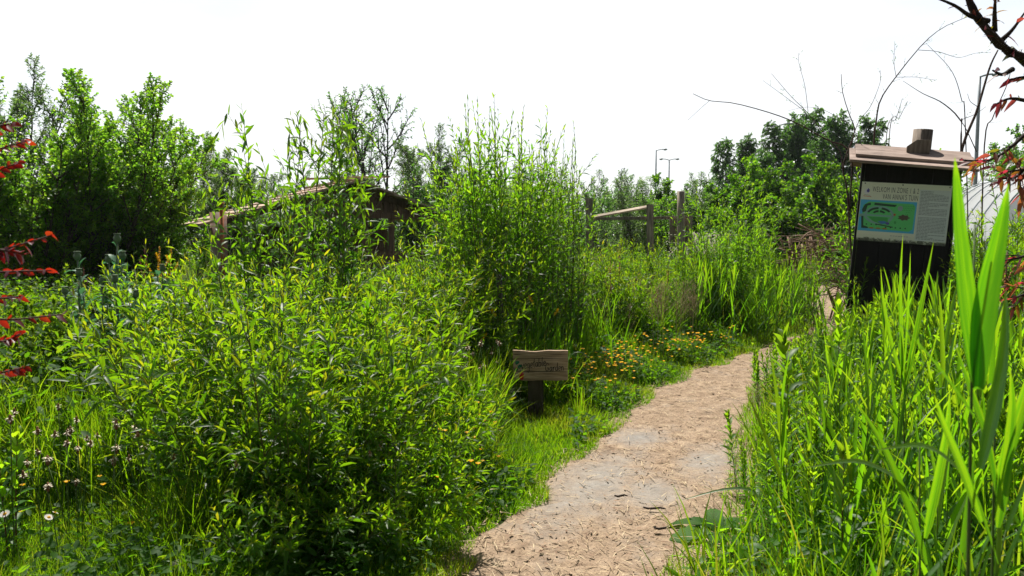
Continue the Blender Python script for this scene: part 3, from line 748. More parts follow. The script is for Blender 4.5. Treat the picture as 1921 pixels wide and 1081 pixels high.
for i in range(9): oval(.10 + i * .055, .745 - (.03 if i < 4 else -.005), .009, .012, -.0187, 'hedge', 8)
for i in range(3): oval(.16 + i * .075, .775, .03, .013, -.0187, 'orangemap', 12)
obj('garden_map', mp.mesh('garden_map', [M[k] for k in mats], False), panel)
tb = Buf()
quad(tb, .655, .085, .995, .94, -.0165, 0)
rows_ = 34
for i in range(rows_):
    v = .11 + i * .024
    if i == 17: continue
    e = .975 if rng.random() > .2 else rng.uniform(.75, .95)
    u = .668
    while u < e:
        w_ = rng.uniform(.012, .045); quad(tb, u, v, min(u + w_, e), v + .0105, -.0172, 1); u += w_ + .006
for u in np.arange(.38, .56, .03): quad(tb, u, .885, u + .022, .892, -.0172, 1)
obj('text_block', tb.mesh('notice_text_block', [M['paleblock'], M['greytext']], False), panel)
def text_mesh(s, size, sx, mat):
    cu = bpy.data.curves.new('heading', 'FONT'); cu.body = s; cu.size = size; cu.align_x = 'RIGHT'; cu.space_character = 1.12
    cu.offset = -.0006
    o = bpy.data.objects.new('heading', cu); COL.objects.link(o)
    dg = bpy.context.evaluated_depsgraph_get(); dg.update()
    me = bpy.data.meshes.new_from_object(o.evaluated_get(dg)); bpy.data.objects.remove(o)
    me.transform(Matrix.Rotation(R(90), 4, 'X') @ Matrix.Diagonal((sx, 1, 1, 1)))
    me.materials.clear(); me.materials.append(mat); return me
for s, v, u in [('WELKOM IN ZONE 1 & 2', .16, .645), ("VAN ANNA'S TUIN", .275, .645)]:
    x, z = U(u, v); obj('heading', text_mesh(s, .078, .46, M['textink']), panel, (x, -.0175, z))
lg = Buf()
def lblob(cu, cv, ru, rv, y, mi):
    a = np.linspace(0, 6.283, 14, endpoint=False); lg.flat([U(cu + math.cos(q) * ru, cv - math.sin(q) * rv) for q in a], y, mi)
lblob(.065, .16, .03, .05, -.0168, 0); lblob(.078, .15, .017, .028, -.0172, 1); lg.flat([U(.07,.10), U(.095,.13), U(.08,.14)][::-1], -.0176, 1)
lg.flat([U(*q) for q in [(.03,.235),(.12,.245),(.12,.253),(.03,.243)]][::-1], -.0172, 2)
lg.flat([U(*q) for q in [(.035,.215),(.11,.225),(.11,.231),(.035,.221)]][::-1], -.0172, 3)
obj('emblem', lg.mesh('notice_emblem', [M['whiteink'], M['violet'], M['mapred'], M['greytext']], False), panel)
for u in (.035, .46, .975):
    for v in (.025, .975):
        x, z = U(u, v); obj('screw', Buf().tubes(np.array([[x, -.006, z], [x, -.021, z]]), .007, 8).mesh('panel_screw', M['screw']), panel)

# ---------------------------------------------------------------- shed
A = np.array([-4.85, 13.0]); B = np.array([-1.25, 15.0]); back = np.array([-1.45, 2.6])
zl, zr, za = 1.62, 1.72, 2.30
apx = A + (B - A) * .57
shed = thing('garden_shed', 'open brown timber garden shed with a bleached plank roof behind the willows', 'shed', ((A[0] + B[0]) / 2, 14, 0))
O = np.array([(A[0] + B[0]) / 2, 14, 0])
def p3(xy, z): return np.array([xy[0], xy[1], z]) - O
rb = Buf()
over = norm(A - B) * .25; ob = norm(-back) * .35
n = 8
for i in range(n):                                     # left slope: planks run along the ridge
    f0, f1 = i / n, (i + 1) / n
    def q(f): return (A + over) + (apx - A - over) * f, zl - .10 + (za - zl + .10) * f
    (c0, z0), (c1, z1) = q(f0), q(f1 + .03)
    a0, a1 = p3(c0 + ob * rng.uniform(.7, 1.2), z0 + .03), p3(c0 + back, z0 + .03)
    b0, b1 = p3(c1 + ob * .9, z1), p3(c1 + back, z1)
    up_ = np.array([0, 0, .035])
    rb.add([a0, a1, b1, b0, a0 + up_, a1 + up_, b1 + up_, b0 + up_], [[0,3,2,1],[4,5,6,7],[0,1,5,4],[1,2,6,5],[2,3,7,6],[3,0,4,7]], rng.uniform(.2, .8))
over2 = norm(B - A) * .3
for i in range(6):
    f0, f1 = i / 6, (i + 1) / 6
    c0 = (B + over2) + (apx - B - over2) * f0; c1 = (B + over2) + (apx - B - over2) * (f1 + .03)
    z0 = zr - .1 + (za - zr + .1) * f0; z1 = zr - .1 + (za - zr + .1) * (f1 + .03)
    a0, a1, b0, b1 = p3(c0 + ob, z0 + .03), p3(c0 + back, z0 + .03), p3(c1 + ob, z1), p3(c1 + back, z1)
    rb.add([a0, a1, b1, b0, a0 + up_, a1 + up_, b1 + up_, b0 + up_], [[0,1,2,3],[7,6,5,4],[4,5,1,0],[5,6,2,1],[6,7,3,2],[7,4,0,3]], rng.uniform(.2, .8))
rb.beam(p3(apx + ob * 1.3, za + .06), p3(apx + back, za + .06), .16, .03)
rb.beam(p3(apx + np.array([-.9, .2]), za + .09), p3(apx + np.array([.65, -.1]), za + .115), .12, .03)
obj('roof', rb.mesh('shed_roof', M['shedroof'], False), shed)
gb = Buf()
m_ = 16
for i in range(m_):                                    # gable boards
    f = .36 + .50 * i / m_; f1 = .36 + .50 * (i + 1) / m_
    fm = (f + f1) / 2; c0 = A + (B - A) * (f + .003); c1 = A + (B - A) * (f1 - .003)
    zt = za - (.57 - fm) / .57 * (za - zl) if fm < .57 else za - (fm - .57) / .43 * (za - zr)
    zb = 1.78 + rng.uniform(-.03, .03)
    if zt - .04 < zb: continue
    gb.beam(p3(c0, (zt + zb) / 2 - .03), p3(c1, (zt + zb) / 2 - .03), .02, zt - zb - .02, t=rng.uniform(.2, .8))
obj('gable_wall', gb.mesh('shed_gable', M['shedwood'], False), shed)
for f in (.03, .34, .44, .53, .62, .74, .98):
    c = A + (B - A) * f
    zt = za - (.57 - f) / .57 * (za - zl) if f < .57 else za - (f - .57) / .43 * (za - zr)
    obj('post', Buf().box(p3(c, (zt - .05) / 2) + np.array([0, .05, 0]), (.10, .10, zt - .05)).mesh('shed_post', M['shedwood'], False, .006), shed)
rfl = Buf(); rfl.beam(p3(A + over2 * 0, zl - .04), p3(apx, za - .05), .05, .12, t=.3); rfl.beam(p3(B, zr - .04), p3(apx, za - .05), .05, .12, t=.3); rfl.beam(p3(A + (B - A) * .3, 1.74), p3(B, 1.74), .06, .10, t=.5)
obj('rafter', rfl.mesh('shed_rafters', M['shedwood'], False), shed)
lw = Buf(); lw.beam(p3(A + (B - A) * .36, .55), p3(A + (B - A) * .99, .55), .04, 1.1, t=.4)
lw.beam(p3(A + (B - A) * .3 + back, .8), p3(A + (B - A) * .99 + back, .8), .04, 1.5, t=.2)
obj('low_wall', lw.mesh('shed_low_wall', M['shedwood'], False), shed)

c = P(416, 420, 12.6)
st = thing('steel_pole', 'rust orange steel pole with a capped top in front of the shed eave', 'pole', (c[0], 12.6, 0))
zt = P(416, 386, 12.6)[2]
obj('pole', Buf().tubes(np.array([[0, 0, 0], [0, 0, zt * .5], [0, 0, zt]]), .03, 10).mesh('pole', M['orange']), st)
obj('cap', Buf().tubes(np.array([[0, 0, zt], [0, 0, zt + .05]]), .045, 10).mesh('pole_cap', M['orange']), st)
a = np.linspace(2.6, 5.6, 12); bz = Buf()
v0 = np.stack([np.cos(a) * .17, np.sin(a) * .17], 1); v1 = v0 * .96
for i in range(11):
    q4 = [(*v0[i], 0), (*v0[i+1], 0), (*v0[i+1], zt - .1), (*v0[i], zt - .1), (*v1[i], 0), (*v1[i+1], 0), (*v1[i+1], zt - .1), (*v1[i], zt - .1)]
    bz.add(q4, [[0,1,2,3],[7,6,5,4],[3,2,6,7],[0,4,5,1]])
o = obj('metal_sheet', bz.mesh('metal_sheet', M['zinc']), None, (c[0] - .10, 12.85, 0))
o['label'] = 'curved stained metal sheet standing beside the orange steel pole'; o['category'] = 'metal sheet'

# ---------------------------------------------------------------- fence
fc = thing('post_fence', 'grey wooden fence of uneven posts with thin rails and a boarded end', 'fence', (XY(1220, 14), 14, 0))
FO = np.array([XY(1220, 14), 14, 0])
def fpost(px, ytop, Y, w, rnd=False):
    t = P(px, ytop, Y); s = np.linspace(0, 1, 6)
    p = np.stack([t[0] + .015 * np.sin(s * 5), np.full(6, Y), t[2] * s], 1) - FO
    obj('post', Buf().tubes(p, w / 2 * (1 + .05 * np.sin(s * 13))[None], 14 if rnd else 4).mesh('fence_post', M['roundpost'] if rnd else M['fencewood'], rnd), fc)
fpost(1107, 372, 14, .125); fpost(1221, 384, 14.1, .125); fpost(1279, 359, 13.8, .125, True); fpost(1296, 404, 14.0, .09)
def rail(pa, pb, Y, h, mat, w=.035, up=(0, 0, 1)):
    a, b_ = P(*pa, Y) - FO, P(*pb, Y) - FO
    obj('rail', Buf().beam(a, b_, w, h, up).mesh('fence_rail', mat, False, .004), fc)
rail((1105, 411), (1300, 408), 14.17, .055, M['fencewood']); rail((1113, 407), (1216, 388), 14.30, .03, M['palewood'], .065, (0, -.55, .83))
pnl = Buf()
for i in range(3):
    a, b_ = P(1256, 418 + i * 15, 14.05) - FO, P(1297, 418 + i * 15, 14.05) - FO
    pnl.beam(a, b_, .025, .13, t=rng.uniform(.2, .8))
obj('boarding', pnl.mesh('fence_boarding', M['fencewood'], False), fc)

# ---------------------------------------------------------------- stakes
for (px, pt_, Y, lb, rad) in [(938, 515, 7.0, 'dark upright stake between the willows left of the small wooden sign', .026), (796, 520, 8.0, 'dark thin stake half hidden in the willow leaves', .02),
                              ]:
    t = P(px, pt_, Y); s = np.linspace(0, 1, 7)
    o = obj('stake', Buf().tubes(np.stack([.012 * np.sin(s * 4), 0 * s, t[2] * s], 1), rad * (1 + .06 * np.sin(s * 15))[None], 9).mesh('stake', M['darkpole']), None, (t[0], Y, 0))
    o['label'] = lb; o['category'] = 'stake'; o['group'] = 'garden stakes'
a, b_ = P(1190, 520, 10.4), P(1222, 600, 10.2)
pts = np.stack([a + (np.array([b_[0], b_[1], 0.0]) - a) * q + np.array([.03 * math.sin(q * 7), 0, .05 * math.sin(q * 3)]) for q in np.linspace(0, 1, 8)])
o = obj('leaning_post', Buf().tubes(pts, .034, 8).mesh('leaning_post', M['darkbark'])); o['label'] = 'dark branch post leaning in the weeds before the fence'; o['category'] = 'post'

# ---------------------------------------------------------------- street lamps
def lamp(px, ytop, Y, arms, lb):
    t = P(px, ytop, Y); h = t[2]
    r = thing('street_lamp', lb, 'street lamp', (t[0], Y, 0), group='street lamps beyond the garden')
    s = np.linspace(0, 1, 5)
    obj('pole', Buf().tubes(np.stack([0 * s, 0 * s, h * s], 1), np.linspace(.085, .05, 5)[None], 8).mesh('lamp_pole', M['galv']), r)
    for dpx in arms:
        ln = dpx / F * Y; sg_ = np.sign(dpx)
        q = np.linspace(0, 1, 6)
        obj('arm', Buf().tubes(np.stack([ln * .62 * q, 0 * q, h - .03 + .10 * np.sin(q * 1.57)], 1), .035, 6).mesh('lamp_arm', M['galv']), r)
        a = np.linspace(0, 1, 7); prof_ = np.array([.03, .11, .15, .16, .14, .10, .02])
        hd = Buf().tubes(np.stack([ln * .6 + ln * .4 * a, 0 * a, np.full(7, h + .06)], 1), prof_[None], 10)
        hv = hd.v[0]; hv[:, 2] = (h + .06) + (hv[:, 2] - h - .06) * .55
        ho = obj('lamp_head', hd.mesh('lamp_head', M['galv']), r)
lamp(1231, 282, 62, [21], 'slim grey street lamp with a single arm, right of the willow tops')
lamp(1255.5, 300, 66, [19, -19], 'grey street lamp with two arms standing out against the sky')
lamp(1166, 317, 90, [7], 'small distant street lamp over the far thicket')
lamp(1463, 234, 44, [30], 'tall street lamp in front of the birches')
lamp(1525, 285, 40, [-21], 'shorter street lamp with its arm to the left before the dark birches')
lamp(1838, 143, 28, [38], 'street lamp with a single arm behind the notice board, seen through bare twigs')
lamp(1647, 250, 60, [-6], 'tiny far street lamp beside the notice board roof')

# ---------------------------------------------------------------- polytunnel
PTc = P(2005, 430, 14); w_ = 3.2; hh = P(1900, 300, 13)[2]
pt = thing('polytunnel', 'white plastic polytunnel half hidden by shrubs behind the notice board', 'greenhouse', (PTc[0] - .55, 12.6, 0), (0, 0, R(-20)))
pc = Buf(); a = np.linspace(0, math.pi, 29); yy = np.linspace(0, 7, 22)
ring = np.stack([-np.cos(a) * w_ / 2, np.sin(a) ** .8 * hh], 1)
v = np.array([[(x * (1 - .015 * math.sin(y * 4.5) ** 2), y, z * (1 - .02 * math.sin(y * 4.5) ** 2)) for x, z in ring] for y in yy])
idx = np.arange(22 * 29).reshape(22, 29)
pc.add(v.reshape(-1, 3), np.stack([idx[:-1, :-1], idx[:-1, 1:], idx[1:, 1:], idx[1:, :-1]], -1).reshape(-1, 4))
pc.add(v[0], [list(range(29))[::-1]]); pc.add(v[-1], [list(range(29))])
obj('cover', pc.mesh('tunnel_cover', M['poly']), pt)
hp = Buf()
for y in np.linspace(.02, 6.98, 6): hp.tubes(np.stack([ring[:, 0] * 1.01, np.full(29, y), ring[:, 1] * 1.01], 1), .016, 6)
obj('hoops', hp.mesh('tunnel_hoops', M['galv']), pt)
#==PLANTS==
# ---------------------------------------------------------------- grass masses (uncountable)
def tf(p, base=.45, amp=.16):
    x, y = p[:, 0], p[:, 1]
    return base + amp * (np.sin(x * 3.1 + 1.3 * np.sin(y * 2.3)) + np.sin(y * 4.3 + x * 1.7) + .6 * np.sin(x * 11 + y * 7))
def stuff(name, buf, mat, lb):
    o = obj(name, buf.mesh(name, mat)); o['label'] = lb; o['category'] = 'grass' if 'grass' in name else 'undergrowth'
    return kind(o, 'stuff')

bf = Buf()
for n, y0, y1, dmax in [(26000, 2.4, 6, 1.3), (22000, 6, 11, 1.5), (9000, 11, 17, 1.2)]:
    y = rng.uniform(y0, y1, n); d = dmax * rng.random(n) ** 1.25 - .03 + .05 * np.sin(y * 7)
    x = left_edge(y) - d / slope_cos(y)
    ok = in_view(x, y)
    x, y, d = x[ok], y[ok], d[ok]
    pq = np.stack([x, y], 1); hf = 1 + .45 * (np.sin(x * 6 + y * 3) + np.sin(y * 8 - x * 4)) * .7
    blades(bf, pq, (.06 + .32 * np.clip(d, 0, 1)) * np.clip(hf, .35, 2), .0028 + .0003 * y, .5, .65, BLADE4, tf(pq, .45))
n = 9000; y = rng.uniform(2.4, 12, n); d = .5 * rng.random(n) ** 1.6 - .04
x = right_edge(y) + d / slope_cos(y)
blades(bf, np.stack([x, y], 1), .07 + .4 * np.clip(d, 0, 1), .003 + .0003 * y, .45, .6, BLADE4, .5)
p = scatter(20000, -3.6, -1.0, 2.9, 4.7, lambda x, y: in_view(x, y) & (x + .3 * (y - 3) < -1.15))
blades(bf, p, .16, .0032, .45, .6, BLADE4, tf(p, .4))
stuff('verge_grass', bf, M['grass'], 'short bright grass growing along both edges of the path')

bf = Buf()
p = scatter(30000, -8, .8, 3.9, 12, lambda x, y: in_view(x, y) & (dist_left(x, y) > np.where((y > 6.7) & (y < 9.2), .6, .2)) & ~((np.abs(x - .2 * y / 6.3) < .34) & (y < 6.25)) & ~((x < -1.2) & (y < 4.6)), .22, 260)
blades(bf, p, np.clip(.10 + .45 * dist_left(p[:, 0], p[:, 1]), .18, .80), .0055, .28, .75, BLADE, tf(p))
p = scatter(14000, -4.6, -1.9, 4.0, 7.5, lambda x, y: in_view(x, y), .16, 60)
blades(bf, p, .62, .006, .3, .8, BLADE, .45)
p = scatter(6000, -.75, .45, 4.9, 7.4, lambda x, y: (dist_left(x, y) > .42) & ~((np.abs(x - .2 * y / 6.3) < .34) & (y < 6.25)), .13, 40)
blades(bf, p, .55, .009, .3, .8, BLADE, .5)
p = scatter(16000, -2, 6, 8.2, 17, lambda x, y: in_view(x, y) & (dist_left(x, y) > np.where(y < 10, .85, .35)), .25, 200)
blades(bf, p, np.clip(.35 + .5 * dist_left(p[:, 0], p[:, 1]), .35, .95), .008, .25, .6, BLADE, tf(p))
p = scatter(4200, -.9, .5, 4.1, 6.3, lambda x, y: (dist_left(x, y) > .30) & (dist_left(x, y) < 1.2) & (np.abs(x - .2 * y / 6.3) > .3), .12, 50)
blades(bf, p, np.clip(.22 + .35 * dist_left(p[:, 0], p[:, 1]), .2, .6), .009, .3, .9, BLADE, tf(p))
stuff('tall_grass', bf, M['grass'], 'tall arching meadow grass on the left side of the path')

bf = Buf()
p = scatter(13000, .3, 6, 1.5, 9.5, lambda x, y: in_view(x, y) & (dist_right(x, y) > .10), .16, 220)
blades(bf, p, np.clip(.32 + .4 * dist_right(p[:, 0], p[:, 1]), .3, .78), .008, .3, .7, BLADE, tf(p))
p = scatter(9000, 3, 12, 9, 18, lambda x, y: in_view(x, y) & (dist_right(x, y) > .2), .3, 90)
blades(bf, p, .6, .009, .28, .6, BLADE, .55)
stuff('tall_grass', bf, M['grass'], 'tall dense grass on the right side of the path')

bf = Buf()
p = scatter(36000, -30, 34, 15, 48, lambda x, y: in_view(x, y) & ((dist_left(x, y) > .3) | (dist_right(x, y) > .3)), .6, 700)
blades(bf, p, .8, .016, .25, .5, BLADE4, .5)
stuff('far_grass', bf, M['grass'], 'rough far meadow grass beyond the fence and shed')

def weeds(buf, p, h, L, W, up=.35):
    h = np.broadcast_to(h, (len(p),)); ok = ~((np.abs(p[:, 0] - .2 * p[:, 1] / 6.3) < .26) & (p[:, 1] > 4.9) & (p[:, 1] < 6.5)); p, h = p[ok], h[ok]; n = len(p); az = rng.random(n) * 6.283
    D = norm(np.stack([np.cos(az), np.sin(az), rng.normal(up, .35, n)], 1))
    N = np.array([0, 0, 1.]) - D[:, 2:3] * D; N = norm(N + rng.normal(0, .35, (n, 3))); N = norm(N - (N * D).sum(1, keepdims=True) * D)
    z = h * rng.random(n) ** .75
    buf.strips(np.concatenate([p, z[:, None]], 1), D, N, L * rng.uniform(.6, 1.3, n), W * rng.uniform(.7, 1.2, n), .3 * rng.random(n), OVAL, np.clip(rng.normal(.42, .2, n), 0, 1), True, .2)
bf = Buf()
p = scatter(26000, -8, .6, 4.2, 12, lambda x, y: in_view(x, y) & (dist_left(x, y) > .5), .3, 200)
weeds(bf, p, np.clip(.15 + .3 * dist_left(p[:, 0], p[:, 1]), .2, .85), .075, .03)
p = scatter(22000, -2, 6, 8, 17, lambda x, y: in_view(x, y) & (dist_left(x, y) > .3), .3, 160)
weeds(bf, p, np.clip(.02 + .5 * dist_left(p[:, 0], p[:, 1]), .08, 1.0), .075, .032)
p = scatter(2500, -2.9, -.2, 2.9, 5, lambda x, y: dist_left(x, y) > .45)
weeds(bf, p, .16, .05, .025)
y = rng.uniform(2.6, 10, 17000); d = .95 * rng.random(17000) ** .8 + .03; x = left_edge(y) - d / slope_cos(y); ok = in_view(x, y) & (np.sin(x * 5 + y * 3.3) + np.sin(y * 6.1 - x * 2) > -.3); pq = np.stack([x, y], 1)[ok]
weeds(bf, pq, .08 + .32 * d[ok], .048, .024)
stuff('undergrowth', bf, M['weed'], 'mixed broad leaved undergrowth on the left of the path')
bf = Buf()
p = scatter(14000, .4, 7, 2.2, 10, lambda x, y: in_view(x, y) & (dist_right(x, y) > .05), .25, 140)
weeds(bf, p, np.clip(.10 + .4 * dist_right(p[:, 0], p[:, 1]), .12, .7), .07, .028)
p = scatter(12000, 4.2, 9, 7.2, 13, lambda x, y: in_view(x, y) & (dist_right(x, y) > .6), .35, 90)
weeds(bf, p, 1.1, .075, .03)
stuff('undergrowth', bf, M['herb'], 'mixed leafy undergrowth on the right of the path')

# ---------------------------------------------------------------- willow shrubs
WG = 'willow shrubs'
def shrub(lb, parts, x, y, rz=0, s=1.0, cat='willow shrub', name='willow_shrub', g=WG):
    return plant(name, lb, cat, parts, (x, y, 0), rz, s, g)
w_main = willow(1, 100, 1.85, .60, 32, .145, .025, 6, 12, base_r=.40, t0=.06, minlen=.42)
w_second = willow(12, 70, 1.75, .50, 32, .145, .025, 6, 12, base_r=.38, t0=.08, minlen=.42)
w_low = willow(2, 60, 1.25, 1.1, 26, .108, .025, 6, 12, base_r=.28, t0=.06)
w_mid = willow(3, 44, 1.80, .42, 34, .135, .024, 5, 12, base_r=.25, t0=.12)
w_tall = willow(4, 24, 2.65, .085, 50, .14, .028, 5, 10, nod=1.7, mat='osier', base_r=.42, t0=.15, minlen=.68, rad=.007)
w_fine = willow(5, 30, 2.8, .14, 66, .11, .019, 5, 13, mat='osier', base_r=.32, t0=.12, minlen=.66, leaf_ang=(.9, .35), rad=.007)
w_airy = willow(6, 18, 2.4, .26, 44, .10, .018, 4, 12, mat='willow', base_r=.25, t0=.15, minlen=.55, rad=.007)
w_up = willow(7, 34, 2.3, .24, 50, .12, .022, 5, 12, mat='herb', base_r=.28, t0=.12, leaf_ang=(.85, .3), rad=.007)
shrub('big bushy willow with shining narrow leaves and a dark shaded foot, largest in front', w_main, -1.15, 3.95, 0, .84)
shrub('bushy willow grown into the left flank of the biggest one', w_second, -1.62, 4.55, 1.3, .84)
shrub('bushy willow grown into the path side of the biggest one', w_second, -.92, 5.0, 3.9, .80)
w_foot = willow(16, 46, 1.0, 1.0, 22, .115, .026, 5, 11, base_r=.35, t0=.05, minlen=.5)
shrub('low dark willow sprays in the shade at the foot of the biggest willow', w_foot, -1.0, 3.45, .6, .66)
shrub('low dark willow sprays at the shaded path side of the biggest willow', w_foot, -.62, 3.8, 3.3, .66)
shrub('willow leaning low towards the path, between the biggest willow and the small sign', w_low, -.72, 4.75, 1.0, .72)
shrub('low willow with yellow young tips at the left side of the biggest willow', w_low, -2.2, 5.4, 3.6, .72)
shrub('bushy willow directly behind the biggest one, before the shed gable', w_mid, -1.35, 6.1, .4, .72)
shrub('bushy willow with yellowish tips in front of the shed roof eave', w_mid, -2.75, 6.4, 2.4, .84)
shrub('tall willow with broad leaves and nodding tips in front of the shed roof', w_tall, -1.82, 6.7, .3, 1.10)
w_fine2 = willow(15, 38, 2.8, .14, 60, .115, .024, 6, 13, mat='osier', base_r=.26, t0=.12, minlen=.70, leaf_ang=(.95, .35), rad=.007)
shrub('tallest leafy willow behind the small sign, feathery tips against the sky', w_fine2, -.12, 7.7, .8, 1.04)
shrub('willow with herringbone tips at the fence side of the tallest willow', w_fine, .45, 8.4, 2.9, .97)
shrub('loose tall willow just left of the tallest one', w_fine2, -.36, 8.2, 4.0, .92)
shrub('shorter leafy willow in front of the herringbone tipped one', w_fine2, .38, 9.3, 5.1, .86)
shrub('thin airy willow between the shed gable and the tallest willow', w_airy, -.42, 7.2, .5, .92)
shrub('bushy willow around the dark upright stake left of the small sign', w_mid, -.45, 6.9, 4.4, .92)
shrub('bushy willow filling the gap between the shed gable and the upright stake', w_mid, -.82, 6.2, 2.9, .84)
shrub('dark leafy bush in the rank weeds before the boarded fence end', w_mid, 2.25, 11.2, 5.6, .72)
shrub('leafy bush in the rank weeds right of the tallest willow', w_mid, 1.25, 9.6, .9, .74)
shrub('glossy narrow leaved bush at the notice board edge of the polytunnel', w_up, 5.0, 8.0, 4.4, .78)
shrub('upright narrow leaved bush with pointed tops beside the far bend of the path', w_up, 3.0, 11.3, 0, 1.0)
shrub('smaller narrow leaved bush next to the brush heap by the far bend', w_up, 3.75, 12.9, 2.2, .92)
shrub('leafy bush growing in front of the fence posts', w_mid, 1.55, 11.6, 1.7, .80)
shrub('low leafy bush between the tallest willow and the fence', w_mid, .95, 10.2, 3.1, .84)
shrub('glossy bush directly behind the right edge of the notice board', w_up, 5.15, 9.2, 1.2, .86)
shrub('glossy bush in front of the polytunnel', w_mid, 5.55, 8.9, 2.7, 1.12)
shrub('dense bush between the giant reed and the polytunnel', w_mid, 4.75, 7.5, 5.2, .86)
shrub('tall leafy bush whose top stands over the polytunnel', w_up, 6.9, 10.2, .9, 1.18)
shrub('loose bush behind the notice board roof with its top over the planks', w_up, 5.2, 11.4, 3.9, 1.12)
shrub('wide pale bush on the far side of the notice board', w_airy, 4.3, 11.5, 3.9, .62)

# ---------------------------------------------------------------- trees
def T(name, lb, parts, px, Y, rz=0, s=1.0, g=None): return plant(name, lb, 'tree', parts, (XY(px, Y), Y, 0), rz, s, g)
t_alder = tree(21, 4.7, 34, .52, 15, 12, 18, .062, .043, (.30, .40), (.62, .8), (.7, .3), 'alder', 'bark', .040, .05, .08, base_r=.7, lead=.62)
T('dense_tree', 'dense dark leaved multi stemmed tree left of the shed', t_alder, 165, 13.4, 0, .83)
t_alder2 = tree(22, 3.3, 8, .5, 12, 10, 12, .060, .042, (.32, .42), (.7, .8), (.6, .3), 'alder', 'bark', .04, .06, .08, base_r=.4, lead=.6)
T('low_tree', 'low dark bush at the left foot of the dense tree behind the red leaves', t_alder2, 40, 12.2, .5)
t_pale = tree(23, 6.0, 7, .34, 14, 12, 16, .12, .036, (.30, .40), (.55, .7), (.7, .2), 'pale', 'bark', .06, .12, .09, base_r=.4, lead=.7)
T('pale_tree', 'pale feathery willow tree behind the dense dark tree', t_pale, 35, 20, 1.3, .95, 'pale willow trees')
T('pale_tree', 'smaller pale willow tree between the dense dark tree and the shed', t_pale, 395, 23, 2.1, .70, 'pale willow trees')
T('pale_tree', 'low pale willow right behind the shed eave', t_pale, 455, 24, 4.1, .62, 'pale willow trees')
T('pale_tree', 'loose pale willow between the airy bare limbed tree and the tallest willow', t_pale, 812, 26, 1.3, .80, 'pale willow trees')
T('pale_tree', 'pale willow bush to the left of the airy bare limbed tree', t_pale, 655, 27, 5.0, .62, 'pale willow trees')
t_airy = tree(24, 6.9, 4, .34, 11, 9, 10, .13, .055, (.40, .36), (.6, .7), (.4, .2), 'dark', 'darkbark', .10, .35, .12, base_r=.25, lead=.85)
T('airy_tree', 'airy tree with dark limbs showing through sparse leaves behind the shed', t_airy, 712, 32, .4)
t_birch = tree(25, 7.5, 1, 0, 46, 15, 20, .10, .062, (.21, .62), (.85, .9), (-.1, -.7), 'dark', 'darkbark', .10, .12, .06, lead=1.0, droop=.5)
t_birch2 = tree(26, 7.5, 2, .10, 38, 15, 20, .10, .062, (.20, .62), (.75, .9), (.1, -.5), 'dark', 'darkbark', .09, .12, .06, lead=.9, droop=.5)
BG = 'birches behind the notice board'
for i, (px, yt, Y, lb) in enumerate([(1352, 268, 43, 'leftmost birch of the stand, smallest and next to the open sky'), (1392, 258, 45, 'rounded birch second in the stand'), (1442, 236, 42, 'dark weeping birch in the stand, left of the tall lamp pole'),
        (1487, 218, 44, 'birch directly behind the tall lamp head'), (1528, 212, 46, 'tallest pointed birch in the middle of the stand'), (1572, 216, 44, 'birch over the short lamp'), (1610, 224, 43, 'birch next to the roof of the notice board'), (1418, 285, 40, 'low birch filling the gap before the weeping one'),
        (1545, 262, 40, 'low dark birch in front of the tallest birch'), (1640, 262, 47, 'last birch partly behind the notice board roof')]):
    T('birch', lb, [t_birch, t_birch2][i % 2], px, Y, i * 1.3, P(px, yt, Y)[2] / 7.5, BG)
t_bright = tree(27, 3.6, 6, .46, 13, 11, 12, .11, .08, (.36, .40), (.7, .8), (.5, .3), 'oakish', 'bark', .05, .12, .08, base_r=.3, lead=.7, droop=.2)
OG = 'low bright green trees'
for i, (px, yt, Y, lb) in enumerate([(1300, 330, 27, 'dark rounded low tree left of the bright ones'), (1362, 338, 25, 'bright low tree beneath the smallest birch'), (1400, 306, 26, 'bright low tree with a pointed top under the weeping birch'), (1470, 292, 27, 'tall bright low tree beneath the tall lamp'),
        (1545, 302, 25, 'broad bright low tree under the short lamp'), (1592, 322, 24, 'bright low tree touching the notice board'), (1505, 345, 23, 'small bright tree behind the brush heap'), (1640, 335, 25, 'bright tree hidden behind the notice board')]):
    T('bright_tree', lb, t_bright, px, Y, i * 1.9, P(px, yt, Y)[2] / 3.75, OG)
t_scrub = tree(28, 3.4, 10, .40, 10, 8, 9, .09, .028, (.28, .40), (.5, .7), (.7, .3), 'pale', 'bark', .03, .10, .09, base_r=.5, lead=.6)
t_scrub2 = tree(29, 3.2, 6, .5, 11, 9, 10, .085, .045, (.34, .40), (.65, .8), (.5, .3), 'oakish', 'bark', .04, .10, .09, base_r=.5, lead=.65)
t_scrub3 = tree(30, 3.6, 7, .45, 11, 9, 10, .085, .045, (.32, .40), (.65, .8), (.5, .3), 'dark', 'bark', .04, .10, .09, base_r=.5, lead=.65)
SG = 'scrub trees of the far thicket'
